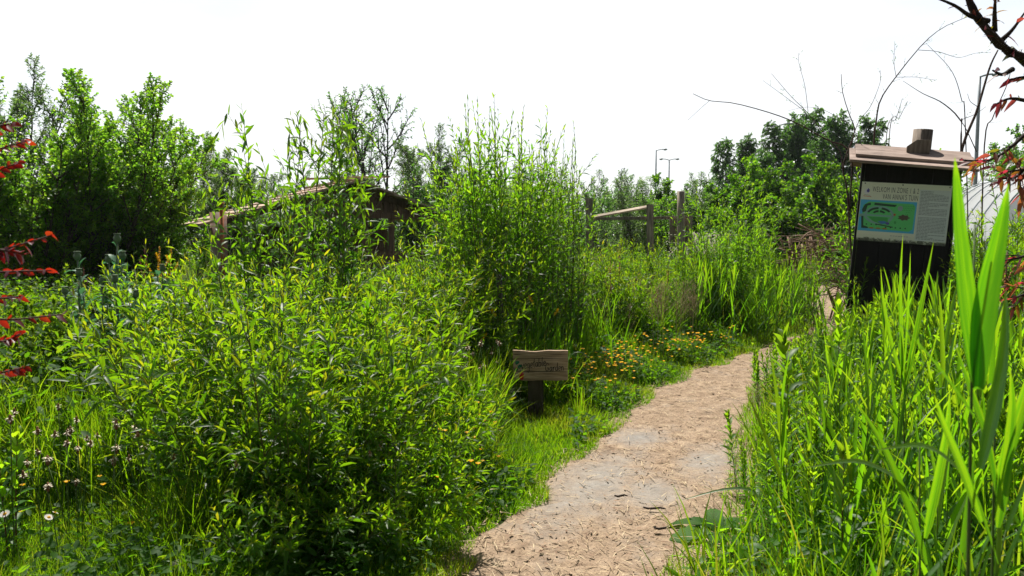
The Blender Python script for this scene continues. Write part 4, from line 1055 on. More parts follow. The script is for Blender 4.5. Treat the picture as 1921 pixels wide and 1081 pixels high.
row = [(1110, 345, 30, 2), (1150, 352, 25, 0), (1185, 338, 28, 0), (1215, 335, 24, 0), (1250, 335, 26, 0), (1280, 345, 24, 1), (1325, 322, 33, 2), (1130, 328, 45, 2), (1165, 340, 48, 0), (1210, 330, 50, 0), (1260, 338, 52, 2), (1310, 330, 48, 0),
       (560, 335, 30, 0), (605, 330, 29, 1), (735, 335, 24, 2), (770, 322, 25, 2), (690, 325, 26, 1), (845, 322, 27, 0), (880, 300, 28, 1), (925, 310, 30, 2), (975, 315, 32, 0), (1025, 325, 33, 2), (1065, 330, 32, 0),
       (340, 345, 19, 1), (300, 330, 22, 0), (500, 320, 34, 2), (430, 330, 36, 2), (1660, 330, 30, 0), (1720, 330, 32, 1), (1790, 325, 30, 0), (1850, 310, 30, 2), (1905, 215, 22, 2), (1940, 250, 18, 1), (1890, 300, 18, 1), (-20, 320, 17, 2), (110, 330, 19, 0)]
for i, (px, yt, Y, k_) in enumerate(row):
    where = 'left of the shed' if px < 420 else 'behind the shed' if px < 800 else 'behind the tallest willow' if px < 1090 else 'beyond the fence' if px < 1340 else 'behind the notice board'
    T('scrub_tree', ['pale grey green willow scrub ', 'fresh green scrub tree ', 'dark green scrub tree '][k_] + where, [t_scrub, t_scrub2, t_scrub3][k_], px, Y, i * 2.1, P(px, yt, Y)[2] / [3.4, 3.2, 3.6][k_], SG)
for i in range(34):
    Y = 70 + 40 * rng.random(); px = -150 + i * 66
    plant('far_tree', 'small far tree in the line of trees at the horizon', 'tree', [t_scrub3, t_scrub2, t_birch2][i % 3], (XY(px, Y), Y, 0), i, (P(px, 372 + 14 * rng.random(), Y)[2]) / [3.6, 3.2, 7.5][i % 3] , 'trees along the horizon')

# ---------------------------------------------------------------- reeds
reeds = [reed(40 + i, 1.05, .38, .019, 9) for i in range(5)]
reeds_big = [reed(50 + i, 1.05, .46, .022, 8) for i in range(3)]
pts = scatter(420, .6, 5.5, 2.0, 8.0, lambda x, y: in_view(x, y, 0) & (dist_right(x, y) > .38), .35, 60)[:95]
pts = np.concatenate([pts, scatter(300, .6, 2.8, 1.7, 4.0, lambda x, y: in_view(x, y, 0) & (dist_right(x, y) > .42), .3, 30)[:45]])
for i, (x, y) in enumerate(pts):
    d = dist_right(x, y); s = np.clip(.62 + .30 * d, .6, 1.02) * rng.uniform(.85, 1.08)
    if y < 3: s *= .85
    plant('reed', 'bright green reed in the dense reed bed right of the path, below the notice board', 'reed', (reeds_big if y < 3.6 else reeds)[i % 3], (x, y, 0), rng.random() * 6.28, s, 'reeds right of the path', (rng.normal(0, .07), rng.normal(-.03, .07)))
pts = scatter(900, 2.2, 5.6, 9.9, 14, lambda x, y: (dist_left(x, y) > .0) & (dist_left(x, y) < .9))[:110]
for i, (x, y) in enumerate(pts):
    plant('reed', 'light green reed in the clump at the far bend of the path, left side', 'reed', reeds[i % 5], (x, y, 0), rng.random() * 6.28, rng.uniform(.75, 1.1), 'reeds at the far bend', (rng.normal(0, .06), rng.normal(.05, .06)))
pts = scatter(500, -.6, 2.0, 8.0, 10.5, lambda x, y: (dist_left(x, y) > .95) & (dist_left(x, y) < 2.0), .2, 16)[:28]
for i, (x, y) in enumerate(pts):
    plant('reed', 'green reed standing behind the yellow flowers', 'reed', reeds[i % 5], (x, y, 0), rng.random() * 6.28, rng.uniform(.7, 1.0), 'reeds behind the yellow flowers', (rng.normal(0, .05), rng.normal(0, .05)))

# the big reed close to the camera, leaf by leaf
Y0 = 1.22
gb_ = P(1836, 730, Y0)
big = thing('giant_reed', 'very large close reed with two broad upright blades forming a V beside the notice board', 'reed', (gb_[0], Y0, 0))
O = np.array([gb_[0], Y0, 0])
s = np.linspace(0, 1, 9); ztop = P(1824, 420, Y0)[2]
bs = Buf(); bs.tubes(np.stack([-.012 * s + .006 * np.sin(s * 4), 0 * s, ztop * s], 1), (.0055 - .004 * s)[None], 8)
obj('stem', bs.mesh('giant_reed_stem', M['stem']), big)
def base_ph(pix): return pix[0][0] * .37 + pix[-1][1] * .11
def bladeto(pix, Yv, W, prof=None, nrm=(0, -1, 0), fold=.22, t=.5, name='leaf', par=None, Ov=None, mat='reed'):
    pts = np.array([P(px, py, y) for (px, py), y in zip(pix, np.linspace(*Yv, len(pix)))]) - (O if Ov is None else Ov)
    tt = np.linspace(0, 1, 14); xs = np.linspace(0, 1, len(pts))
    c = np.stack([np.interp(tt, xs, pts[:, k]) for k in range(3)], 1)
    for _ in range(2): c[1:-1] = (c[:-2] + 2 * c[1:-1] + c[2:]) / 4
    T_ = norm(np.gradient(c, axis=0)); N_ = np.tile(np.array(nrm, float), (14, 1)); N_ = norm(N_ - (N_ * T_).sum(1, keepdims=True) * T_)
    S_ = np.cross(T_, N_); pr = prof or REED
    w = np.interp(tt, pr[0], pr[1])[:, None] * W * .5
    q = np.array([-1, -.8, -.6, -.4, -.2, -.06, 0, .06, .2, .4, .6, .8, 1]); nq = len(q)
    v = c[:, None] + S_[:, None] * (w * q)[..., None] + N_[:, None] * (w * fold * np.abs(q) ** 1.4)[..., None]
    v += N_[:, None] * (np.sin(np.linspace(0, 7, 14) + base_ph(pix)) * .06)[:, None, None] * (w * q)[..., None]
    vein = np.where(np.abs(q) < .03, .25, 0) + rng.uniform(-.38, .38, nq)
    idx = np.arange(14 * nq).reshape(14, nq)
    bb_ = Buf(); bb_.add(v.reshape(-1, 3), np.stack([idx[:-1, :-1], idx[1:, :-1], idx[1:, 1:], idx[:-1, 1:]], -1).reshape(-1, 4), np.clip(t + np.tile(vein, 14) + np.repeat(np.linspace(-.1, .1, 14) + np.where(np.arange(14) > 11, .45, 0), nq) + rng.normal(0, .07, 14 * nq), 0, 1))
    return obj(name, bb_.mesh('reed_blade', M[mat]), par or big)
WIDE = ([0, .1, .3, .55, .8, .93, 1], [.45, .75, 1, .8, .45, .18, .01])
bladeto([(1832, 725), (1822, 640), (1808, 540), (1798, 430), (1793, 345), (1791, 295)], (1.22, 1.18), .033, WIDE, (.15, -1, 0), .3, .10)
bladeto([(1834, 730), (1838, 640), (1850, 550), (1868, 470), (1882, 400), (1892, 345)], (1.22, 1.16), .035, WIDE, (-.35, -1, 0), .4, .08)
bladeto([(1832, 790), (1800, 745), (1760, 690), (1715, 635), (1662, 585)], (1.22, 1.05), .026, WIDE, (.5, -.4, .8), .2, .15)
bladeto([(1838, 700), (1842, 560), (1846, 470), (1850, 400)], (1.23, 1.27), .012, WIDE, (.9, -.5, 0), .3, .5)
bladeto([(1840, 880), (1862, 790), (1880, 700), (1888, 600), (1886, 540)], (1.22, 1.3), .022, WIDE, (-.8, -.6, 0), .3, .3)
bladeto([(1840, 980), (1800, 870), (1770, 800), (1752, 740)], (1.22, 1.15), .018, WIDE, (.4, -1, 0), .3, .5)
def near_reed(lb, base, stem_top, leaves_, Yv):
    g = P(base[0], base[1], Yv); r = thing('tall_reed', lb, 'reed', (g[0], Yv, 0), group='close reeds at the camera side')
    Ov = np.array([g[0], Yv, 0]); tp = P(*stem_top, Yv) - Ov; s = np.linspace(0, 1, 8)
    obj('stem', Buf().tubes(np.stack([tp[0] * s ** 1.5, 0 * s, tp[2] * s], 1), (.0045 - .003 * s)[None], 6).mesh('near_reed_stem', M['stem']), r)
    for pix, w, nr in leaves_: bladeto(pix, (Yv, Yv - .08), w, REED, nr, .25, rng.uniform(.35, .6), 'leaf', r, Ov)
near_reed('close reed with long arching blades crossing low in the corner under the giant reed', (1875, 1080), (1868, 700),
          [([(1872, 1060), (1820, 900), (1740, 830), (1640, 845)], .022, (.3, -.5, .8)), ([(1872, 990), (1890, 860), (1900, 760), (1895, 690)], .02, (-.4, -1, 0)), ([(1872, 940), (1850, 820), (1815, 720), (1790, 640)], .022, (.5, -1, .2)), ([(1874, 900), (1905, 800), (1935, 700), (1960, 640)], .022, (-.5, -1, .2))], 1.45)
near_reed('close reed with a broad blade bending over towards the path, left of the giant reed', (1740, 1080), (1725, 830),
          [([(1738, 1060), (1700, 940), (1655, 830), (1600, 745)], .024, (.4, -1, .3)), ([(1736, 1010), (1760, 900), (1778, 800), (1782, 730)], .02, (-.4, -1, 0)), ([(1734, 980), (1690, 900), (1610, 860), (1500, 880)], .022, (.3, -.4, .9))], 1.75)
near_reed('close reed with upright blades standing before the notice board foot', (1700, 1000), (1690, 560),
          [([(1697, 760), (1690, 640), (1688, 520), (1694, 440)], .020, (.2, -1, 0)), ([(1695, 740), (1715, 640), (1735, 540), (1752, 450)], .022, (-.3, -1, 0)), ([(1694, 720), (1670, 640), (1655, 560), (1652, 500)], .02, (.4, -1, 0)), ([(1695, 700), (1702, 600), (1706, 520), (1708, 470)], .012, (.2, -1, 0)), ([(1696, 800), (1640, 720), (1590, 660), (1530, 640)], .02, (.4, -.6, .7))], 3.1)

# ---------------------------------------------------------------- herbs with leafy upright stems
herbs = [herb(60 + i, 1.05, .12, .028, 40, 4) for i in range(5)]
herbs_n = [herb(70 + i, 1.1, .15, .036, 40, 1) for i in range(4)]
willowherb = [herb(80 + i, 1.25, .10, .017, 50, 4, 'weed', 'stem', 'spiral', 4, (1.1, .4)) for i in range(4)]
broadweed = [herb(95 + i, 1.15, .10, .046, 34, 4, 'weed', 'stem', 'opposite', 3, (1.2, .5), prof=OVAL) for i in range(4)]
HG = 'loosestrife stems right of the path'
fixed = [(1525, 565, 4.1), (1612, 560, 4.3), (1578, 700, 3.8), (1672, 690, 3.9), (1395, 745, 4.4), (1752, 640, 4.4), (1480, 690, 4.7), (1705, 615, 4.8), (1640, 735, 3.3), (1440, 800, 3.8), (1560, 640, 4.0), (1500, 740, 3.6), (1590, 640, 4.6), (1720, 690, 3.4), (1460, 860, 3.4), (1545, 820, 3.1), (1560, 590, 4.7), (1650, 600, 5.0), (1500, 620, 5.2), (1600, 760, 2.9), (1690, 800, 2.7), (1800, 720, 3.2), (1880, 700, 3.4)]
for i, (px, py, Y) in enumerate(fixed):
    q = P(px, py, Y)
    plant('loosestrife', 'tall loosestrife with a reddish stem standing out of the reeds right of the path', 'loosestrife', herbs_n[i % 4], (q[0], Y, 0), i * 1.7, q[2] / 1.06, HG)
pts = scatter(300, .6, 5.5, 2.8, 8, lambda x, y: in_view(x, y, 0) & (dist_right(x, y) > .10), .35, 60)[:135]
for i, (x, y) in enumerate(pts):
    s = np.clip(.48 + .38 * dist_right(x, y), .4, .92) * rng.uniform(.8, 1.1)
    plant('loosestrife', 'bushy loosestrife among the grass right of the path', 'loosestrife', herbs[i % 5], (x, y, 0), rng.random() * 6.28, s, 'bushy loosestrife in the grass')
pts = scatter(700, -2, 5.5, 8.3, 16, lambda x, y: in_view(x, y, 0) & (dist_left(x, y) > np.where(y < 10, 1.0, .45)), .4, 80)[:105]
for i, (x, y) in enumerate(pts):
    s = np.clip(.5 + .22 * dist_left(x, y), .45, 1.0) * rng.uniform(.8, 1.12)
    plant('willowherb', 'leafy willowherb in the rank weeds between the tallest willow and the far bend', 'willowherb', willowherb[i % 4], (x, y, 0), rng.random() * 6.28, s, 'willowherbs left of the path')
pts = scatter(400, -1.6, .9, 4.8, 9, lambda x, y: (dist_left(x, y) > np.where(y > 6.6, .9, .55)) & (dist_left(x, y) < 1.9) & ~((np.abs(x - .2 * y / 6.3) < .36) & (y < 6.35)), .3, 50)[:55]
for i, (x, y) in enumerate(pts):
    plant('willowherb', 'leafy willowherb in the tall grass around the small sign', 'willowherb', willowherb[i % 4], (x, y, 0), rng.random() * 6.28, np.clip(.3 + .25 * dist_left(x, y), .4, .75) * rng.uniform(.85, 1.15), 'willowherbs around the small sign')
pts = scatter(400, -4.6, -2.1, 4.0, 7.4, lambda x, y: in_view(x, y, 0), .4, 60)[:85]
for i, (x, y) in enumerate(pts):
    plant('broad_weed', 'broad leaved weed in the dark grass left of the biggest willow', 'weed', broadweed[i % 4], (x, y, 0), rng.random() * 6.28, rng.uniform(.5, .92) * (.7 if y < 4.8 else 1), 'broad weeds left of the biggest willow')
pts = scatter(500, .3, 3.4, 9.2, 12.5, lambda x, y: in_view(x, y, 0) & (dist_left(x, y) > .8), .5, 60)[:60]
for i, (x, y) in enumerate(pts):
    plant('willowherb', 'tall willowherb in the thick weeds before the fence posts', 'willowherb', willowherb[i % 4], (x, y, 0), rng.random() * 6.28, rng.uniform(.8, 1.12), 'tall willowherbs before the fence')
pts = scatter(600, -7.5, -1.8, 6.2, 12, lambda x, y: in_view(x, y, 0), .4, 60)[:85]
for i, (x, y) in enumerate(pts):
    plant('broad_weed', 'broad leaved weed in the rank growth below the dense dark tree and the shed', 'weed', broadweed[i % 4], (x, y, 0), rng.random() * 6.28, rng.uniform(.55, .95), 'broad weeds below the dense tree')
pts = scatter(200, 3.4, 8.5, 8.3, 14, lambda x, y: in_view(x, y, 0) & (dist_right(x, y) > .25), .5, 40)[:46]
for i, (x, y) in enumerate(pts):
    plant('willowherb', 'leafy willowherb in the weeds around the notice board', 'willowherb', willowherb[i % 4], (x, y, 0), rng.random() * 6.28, rng.uniform(.7, 1.15), 'willowherbs around the notice board')
q = G(40, 1000)
plant('broad_herb', 'leafy upright herb with broad pale leaves at the left edge beside the daisies', 'herb', herb(90, .62, .12, .036, 26, 2, 'herb', 'redstem'), (P(30, 900, 3.5)[0], 3.5, 0), 0, 1.0)

# iris clumps
def iris(seed, n, H):
    global rng
    keep = rng; rng = np.random.default_rng(seed)
    b_ = Buf(); p = rng.normal(0, .09, (n, 2)); blades(b_, p, H, .022, .20, .45, BLADE, .45); rng = keep
    return [('leaves', b_.mesh('iris_leaves', M['reed']))]
ir = [iris(1, 34, .75), iris(2, 30, .68)]
IG = 'iris clumps behind the small sign'
for i, (px, Y, s) in enumerate([(985, 7.1, 1.1), (1040, 7.4, 1.1), (1090, 7.9, 1.05), (1010, 7.8, 1.15), (930, 6.9, .9), (1125, 8.6, 1.0)]):
    plant('iris', 'clump of broad sword shaped leaves behind the small sign', 'iris', ir[i % 2], (XY(px, Y), Y, 0), i * 1.2, s, IG)
for i, (px, Y, s) in enumerate([(745, 5.6, .8), (800, 5.9, .9), (845, 6.3, .85), (890, 6.7, .85), (815, 5.4, .6)]):
    plant('iris', 'clump of sword shaped leaves between the leaning willow and the small sign', 'iris', ir[i % 2], (XY(px, Y), Y, 0), i * 2.2, s, 'iris clumps left of the small sign')

# arching pale blades by the sign
for (pix, Y, w, lb) in [([(940, 840), (925, 790), (900, 770), (868, 776)], 5.6, .017, 'pale grey green blade arching over beside the small sign, lowest one'), ([(990, 770), (975, 745), (945, 725), (895, 728)], 6.2, .016, 'pale blade arching left just in front of the small sign'),
        ([(1060, 680), (1075, 660), (1095, 660), (1118, 690)], 6.7, .018, 'pale blade drooping to the right behind the small sign board'), ([(960, 700), (958, 670), (950, 645), (958, 640)], 6.5, .02, 'short pale blade touching the left end of the sign board'), ([(1430, 930), (1400, 915), (1350, 918), (1275, 940)], 3.5, .016, 'pale blade reaching out flat over the path from the right')]:
    g = P(*pix[0], Y); r = thing('arching_blade', lb, 'grass blade', (g[0], Y, 0), group='pale arching blades')
    Ov = np.array([g[0], Y, 0]); bpix = [(pix[0][0], pix[0][1])] + pix[1:]
    base_py = 430 + 1500 * 1.5 / Y
    pl_ = [(pix[0][0] + 4, base_py)] + bpix
    bladeto(pl_, (Y, Y - .05), w, BLADE, (.3, -.5, .8), .2, .15, 'leaf', r, Ov, 'pale')

# ---------------------------------------------------------------- dock / comfrey leaf by the path
g = G(1345, 1005)
r = thing('dock_plant', 'large crinkled dock leaves lying out over the right edge of the path', 'dock', (g[0], g[1], 0))
def broadleaf(buf, base, az, L, W, rise, droop, t=.5):
    D = norm(np.array([[math.cos(az), math.sin(az), rise]])); N = np.array([[0, 0, 1.]]); N = norm(N - (N * D).sum() * D)
    st = np.linspace(0, 1, 15); pw = np.sin(np.pi * st ** .8) ** .7 * (1 + .10 * np.sin(st * 40)); pw[0] = .08; pw[-1] = .02
    n0 = len(buf.v); buf.strips(np.array([base]), D, N, L, W, droop, (st, pw), t, True, .25)
    v = buf.v[-1]; v[:, 2] += .006 * np.sin(np.arange(len(v)) * 2.1)
for az, L_, W_, rise, dr in [(3.6, .40, .12, .45, .62), (2.7, .28, .09, .6, .5), (4.4, .26, .09, .5, .6), (1.5, .28, .09, .9, .5), (.4, .3, .09, .8, .6), (3.0, .2, .07, 1.1, .4)]:
    b_ = Buf(); broadleaf(b_, (0, 0, .01), az, L_, W_, rise, dr, rng.uniform(.4, .6)); obj('leaf', b_.mesh('dock_leaf', M['dock']), r)

# ---------------------------------------------------------------- glaucous poppies with seed heads
def poppy(seed, H, heads):
    r_ = np.random.default_rng(seed); bs, bl, hs = Buf(), Buf(), []
    n = 5; az = r_.random(n) * 6.28; st = np.stack([np.cos(az) * .05, np.sin(az) * .05, 0 * az], 1); D = norm(np.stack([np.cos(az) * .12, np.sin(az) * .12, np.ones(n)], 1))
    w = grow(st, D, H * r_.uniform(.75, 1, n), 8, .3, .06, r_); bs.tubes(w, np.full((n, 8), .006), 6)
    toothed = (np.linspace(0, 1, 13), np.array([.1, .5, .35, .85, .55, 1.1, .7, 1.1, .65, .85, .4, .45, .02]))
    foliage(bl, w, 16, .08, .95, .26, .12, (1.2, .6), 'spiral', .45, toothed, .3, lambda t: 1.1 - .65 * t, None, .4, r=r_)
    for i in range(min(heads, n)):
        e = w[i, -1]; s_ = np.linspace(0, 1, 9); rad = .026 * np.sin(np.pi * np.clip(s_ * .92 + .04, 0, 1)) ** .6; rad[-1] = .018
        bh = Buf(); bh.tubes(np.stack([np.full(9, e[0]), np.full(9, e[1]), e[2] - .01 + .06 * s_], 1), rad[None], 10); bh.tubes(np.array([[e[0], e[1], e[2] + .048], [e[0], e[1], e[2] + .056]]), .024, 10); hs.append(('seed_head', bh.mesh('poppy_head', M['pod'])))
    return [('stems', bs.mesh('poppy_stems', M['pod'])), ('leaves', bl.mesh('poppy_leaves', M['glauc']))] + hs
pp_ = [poppy(1, 1.25, 3), poppy(2, 1.15, 2)]
for i, (px, Y, s, lb) in enumerate([(190, 6.7, 1.05, 'grey green poppy with the highest round seed head before the dense tree'), (235, 6.9, 1.02, 'grey green poppy with round seed heads in the middle of its group'), (160, 6.0, 0.86, 'lower grey green poppy nearest the red leaves'), (285, 7.1, 0.95, 'grey green poppy at the yellow flower side of its group'), (215, 5.9, 0.84, 'low grey green poppy in front of its group'), (330, 7.3, 0.87, 'grey green poppy closest to the shed')]):
    plant('poppy', lb, 'poppy', pp_[i % 2], (XY(px, Y), Y, 0), i * 1.4, s * 1.12, 'grey green poppies')

# ---------------------------------------------------------------- small flowers
def stemparts(H, lean, rad=.0016):
    s = np.linspace(0, 1, 5); return np.stack([lean * s ** 2, 0 * s, H * s], 1)
def flower(seed, H, npet, L, W, cup, mat, core=None, lean=.04):
    r_ = np.random.default_rng(seed); st = stemparts(H, lean); bs, bp = Buf(), Buf()
    bs.tubes(st, np.full((1, 5), .0014), 4)
    bl_ = Buf(); 
    az = np.arange(npet) / npet * 6.283; D = norm(np.stack([np.cos(az), np.sin(az), np.full(npet, cup)], 1)); N = np.array([0, 0, 1.]) - D[:, 2:3] * D
    bp.strips(np.tile(st[-1], (npet, 1)), D, norm(N), L, W, 0, ([0, .4, .8, 1], [.4, 1, .85, .3]), .5, True, .2)
    out = [('stem', bs.mesh('flower_stem', M['stem'])), ('flower', bp.mesh('flower_petals', M[mat]))]
    if core:
        bc = Buf(); s_ = np.linspace(0, 1, 5); bc.tubes(np.stack([np.full(5, st[-1, 0]), 0 * s_, st[-1, 2] + .007 * s_], 1), (core[0] * np.array([.6, 1, 1, .7, .1]))[None], 8)
        out.append(('centre', bc.mesh('flower_centre', M[core[1]])))
    return out
cups = [flower(i, [.30, .24, .35][i], 5, .017, .017, .5, 'butter', None, .05) for i in range(3)]
def put(nm, lb, cat, parts, p, g, s0=.8, s1=1.15):
    for i, (x, y) in enumerate(p):
        plant(nm, lb, cat, parts[i % len(parts)], (x, y, 0), rng.random() * 6.28, rng.uniform(s0, s1), g)
p = scatter(2600, .2, 3.0, 6.8, 9.0, lambda x, y: (dist_left(x, y) > .03) & (dist_left(x, y) < .72) & (rng.random(len(x)) < .25 + .75 * (np.sin(x * 9) * np.sin(y * 7 + 1) > -.1)), .34, 60)[:220]
put('buttercup', 'yellow orange buttercup in the drift right of the small sign', 'buttercup', cups, p, 'buttercup drift by the path', .8, 1.15)
p = scatter(600, -1.2, .7, 4.0, 6.8, lambda x, y: (dist_left(x, y) > .12) & (dist_left(x, y) < .95) & (np.abs(x - .2 * y / 6.3) > .25), .22, 18)[:46]
put('buttercup', 'yellow buttercup in the grass verge before the small sign', 'buttercup', cups, p, 'buttercups in the grass verge', .85, 1.15)
p = scatter(100, -2.6, -.5, 3.2, 4.4, lambda x, y: (dist_left(x, y) > .5) & in_view(x, y, 0))[:15]
put('buttercup', 'yellow buttercup in the shade below the biggest willow', 'buttercup', cups, p, 'buttercups below the big willow', .8, 1.1)
p = scatter(100, .9, 1.6, 2.9, 3.6, lambda x, y: dist_right(x, y) > .02)[:6]
put('buttercup', 'orange yellow buttercup at the right edge of the path in the corner', 'buttercup', cups, p, 'buttercups at the right path edge', .5, .8)

daisy = [flower(10, .40, 18, .022, .007, .12, 'whitepetal', (.008, 'butter'), .03)]
for i, (px, py, Y, lb) in enumerate([(45, 918, 3.4, 'white daisy with a yellow centre, highest of the daisies'), (26, 944, 3.3, 'white daisy tilted to the side under the highest one'), (30, 962, 3.35, 'lowest white daisy by the left edge')]):
    q = P(px, py, Y); plant('daisy', lb, 'daisy', daisy[0], (q[0], Y, 0), i, q[2] / .40, 'daisies at the left edge', (.5, .1 * i))
def plantain(seed, H, anth):
    r_ = np.random.default_rng(seed); st = stemparts(H, .05); bs, bh, ba = Buf(), Buf(), Buf()
    bs.tubes(st, np.full((1, 5), .0015), 4); e = st[-1]; s_ = np.linspace(0, 1, 7)
    bh.tubes(np.stack([np.full(7, e[0]), 0 * s_, e[2] + .030 * s_], 1), (.0058 * np.array([.5, .9, 1, .95, .8, .6, .2]))[None], 8)
    n = 26; az = r_.random(n) * 6.28; D = norm(np.stack([np.cos(az), np.sin(az), r_.normal(.1, .3, n)], 1)); N = norm(np.array([0, 0, 1.]) - D[:, 2:3] * D)
    ba.strips(np.stack([np.full(n, e[0]), np.zeros(n), e[2] + anth + r_.uniform(0, .012, n)], 1), D, N, r_.uniform(.011, .017, n), .005, .2, OVAL3, .5, False)
    return [('stem', bs.mesh('plantain_stem', M['stem'])), ('seed_head', bh.mesh('plantain_head', M['head'])), ('anthers', ba.mesh('plantain_anthers', M['anther']))]
plt_ = [plantain(i, [.42, .36, .48][i], [.004, .012, .008][i]) for i in range(3)]
p = scatter(200, -2.7, -1.2, 3.05, 4.0, lambda x, y: in_view(x, y, 0))[:44]
put('plantain', 'plantain head with a ring of cream anthers in the grass at the left front', 'plantain', plt_, p, 'plantains at the left front', 1.05, 1.45)
p = scatter(400, -.9, .3, 5.2, 6.6, lambda x, y: (dist_left(x, y) > .5) & (dist_left(x, y) < 1.3) & (np.abs(x - .2 * y / 6.3) > .27))[:32]
put('plantain', 'brown plantain head beside the small sign', 'plantain', plt_, p, 'plantains beside the small sign', .9, 1.5)
p = scatter(100, -1.05, -.55, 3.6, 4.1, lambda x, y: x < 9)[:8]
put('plantain', 'thin plantain on a long stalk in the dark shade of the biggest willow', 'plantain', plt_, p, 'plantains in the willow shade', .95, 1.3)
# dandelion clock
q = P(330, 1062, 3.05); st_ = stemparts(q[2], .0); bs, bh = Buf(), Buf(); bs.tubes(st_, np.full((1, 5), .002), 5)
n = 260; D = norm(rng.normal(0, 1, (n, 3))); a_ = norm(np.cross(D, rng.normal(0, 1, (n, 3))))
bh.strips(np.tile(st_[-1], (n, 1)) + D * .004, D, a_, .020, .0006, 0, ([0, .5, 1], [1, 1, 1]), .5, False)
for k in range(6):
    dd = norm(D * .35 + norm(np.cross(D, a_)) * math.cos(k * 1.05) + a_ * math.sin(k * 1.05)); bh.strips(st_[-1] + D * .023, dd, norm(np.cross(dd, D)), .007, .0009, 0, ([0, .5, 1], [1, 1, .4]), .5, False)
plant('dandelion_clock', 'round white dandelion clock on a bare stalk at the bottom edge', 'dandelion', [('stem', bs.mesh('dandelion_stem', M['stem'])), ('seed_head', bh.mesh('dandelion_head', M['fluff']))], (q[0], 3.05, 0))
# feathery grass panicle
def panicle(seed, H):
    r_ = np.random.default_rng(seed); w = grow(np.zeros((1, 3)), np.array([[.05, 0, 1.]]), np.array([H]), 8, .1, .05, r_); bs, bh = Buf(), Buf(); bs.tubes(w, np.full((1, 8), .0012), 4)
    c, cr = children(w, np.full((1, 8), .001), 22, .55, .98, .22, .7, .1, .1, 4, .6, r_); bs.tubes(c, cr * .8, 3)
    foliage(bh, c, 9, .25, 1, .007, .003, (.6, .4), 'spiral', .1, OVAL3, .2, None, None, .5, False, r=r_); return [('stalk', bs.mesh('panicle_stalk', M['straw'])), ('seeds', bh.mesh('panicle_seeds', M['straw']))]
pn_ = [panicle(1, .42), panicle(2, .55)]
q = P(312, 965, 3.3); plant('seed_grass', 'brown feathery grass seed head at the dark foot of the biggest willow', 'seed grass', pn_[0], (q[0], 3.3, 0), 0, q[2] / .40)
p = scatter(300, .6, 3.4, 3.2, 9, lambda x, y: (dist_right(x, y) > .02) & (dist_right(x, y) < .4))[:26]
put('seed_grass', 'grass seed head leaning out over the right edge of the path', 'seed grass', [pn_[1]], p[:14], 'seed heads at the right path edge', .55, .9)
p = scatter(300, .0, 2.4, 8.4, 10.5, lambda x, y: (dist_left(x, y) > .4) & (dist_left(x, y) < 1.3))[:40]
put('seed_grass', 'brownish grass seed head behind the buttercup drift', 'seed grass', [pn_[1]], p, 'seed heads behind the buttercups', 1.2, 1.7)
# rusty docks, iris flowers, yellow spikes
def spike(seed, H, matn, t0, L=.009, k=110, branches=4):
    r_ = np.random.default_rng(seed); w = grow(np.zeros((1, 3)), np.array([[.03, 0, 1.]]), np.array([H]), 9, .2, .04, r_); bs, bh, bl = Buf(), Buf(), Buf(); bs.tubes(w, np.full((1, 9), .003), 5)
    if branches:
        c, cr = children(w, np.full((1, 9), .003), branches, .6, .9, .2, .45, .3, .05, 5, .6, r_); bs.tubes(c, cr, 4); foliage(bh, c, k // 3, .1, 1, L, L * .8, (1.3, 1.0), 'spiral', .1, OVAL3, .2, None, None, .5, False, r=r_)
    foliage(bh, w, k, t0, 1, L * 1.2, L, (1.4, 1.0), 'spiral', .1, OVAL3, .2, lambda t: 1.2 - .6 * t, None, .5, False, r=r_)
    foliage(bl, w, 9, .08, t0, .17, .04, (1.0, .6), 'spiral', .4, LANCE, .3, None, None, .3, r=r_)
    return [('stem', bs.mesh('spike_stem', M['redstem'])), ('flower_spike', bh.mesh('spike_flowers', M[matn])), ('leaves', bl.mesh('spike_leaves', M['weed']))]
dk = [spike(1, 1.3, 'rust', .62, .012), spike(2, 1.2, 'rust', .66, .012)]
for i, (px, py, Y) in enumerate([(1158, 458, 9.6), (1093, 480, 9.3), (1150, 490, 9.2), (1092, 525, 8.9), (1128, 470, 9.8), (1320, 480, 11), (1250, 500, 10.5)]):
    q = P(px, py, Y); plant('rusty_dock', 'dock with a rust red seed spike in the weeds before the fence', 'dock', dk[i % 2], (q[0], Y, 0), i, q[2] / 1.28, 'rusty docks before the fence')
for i, (px, py, Y, lb) in enumerate([(264, 470, 8.6, 'dock with a red seed spike beside the grey green poppies'), (150, 488, 8.4, 'thin red dock spike behind the red leaves'), (1905, 480, 4.6, 'red brown dock spike under the turning leaves at the far right')]):
    q = P(px, py, Y); plant('rusty_dock', lb, 'dock', dk[i % 2], (q[0], Y, 0), i, q[2] / 1.28)
ys_ = spike(3, 1.3, 'butter', .68, .017, 120, 3)
for i, (px, py, Y, lb) in enumerate([(288, 462, 8.9, 'yellow flower spike by the poppies, left one of the pair'), (301, 466, 8.8, 'yellow flower spike by the poppies, right one of the pair')]):
    q = P(px, py, Y); plant('yellow_spike', lb, 'flower spike', ys_, (q[0], Y, 0), i, q[2] / 1.3, 'yellow spikes by the poppies')
def irisflower(H):
    bs, bp = Buf(), Buf(); st = stemparts(H, .03); bs.tubes(st, np.full((1, 5), .004), 5); az = np.arange(6) * 1.047
    D = norm(np.stack([np.cos(az), np.sin(az), np.where(np.arange(6) % 2, 1.6, .35)], 1)); N = norm(np.array([0, 0, 1.]) - D[:, 2:3] * D)
    bp.strips(np.tile(st[-1], (6, 1)), D, N, .065, .035, np.where(np.arange(6) % 2, .1, .9), OVAL, .5, True, .2); return [('stem', bs.mesh('iris_stem', M['stem'])), ('flower', bp.mesh('iris_flower', M['iris']))]
irf = irisflower(.95)
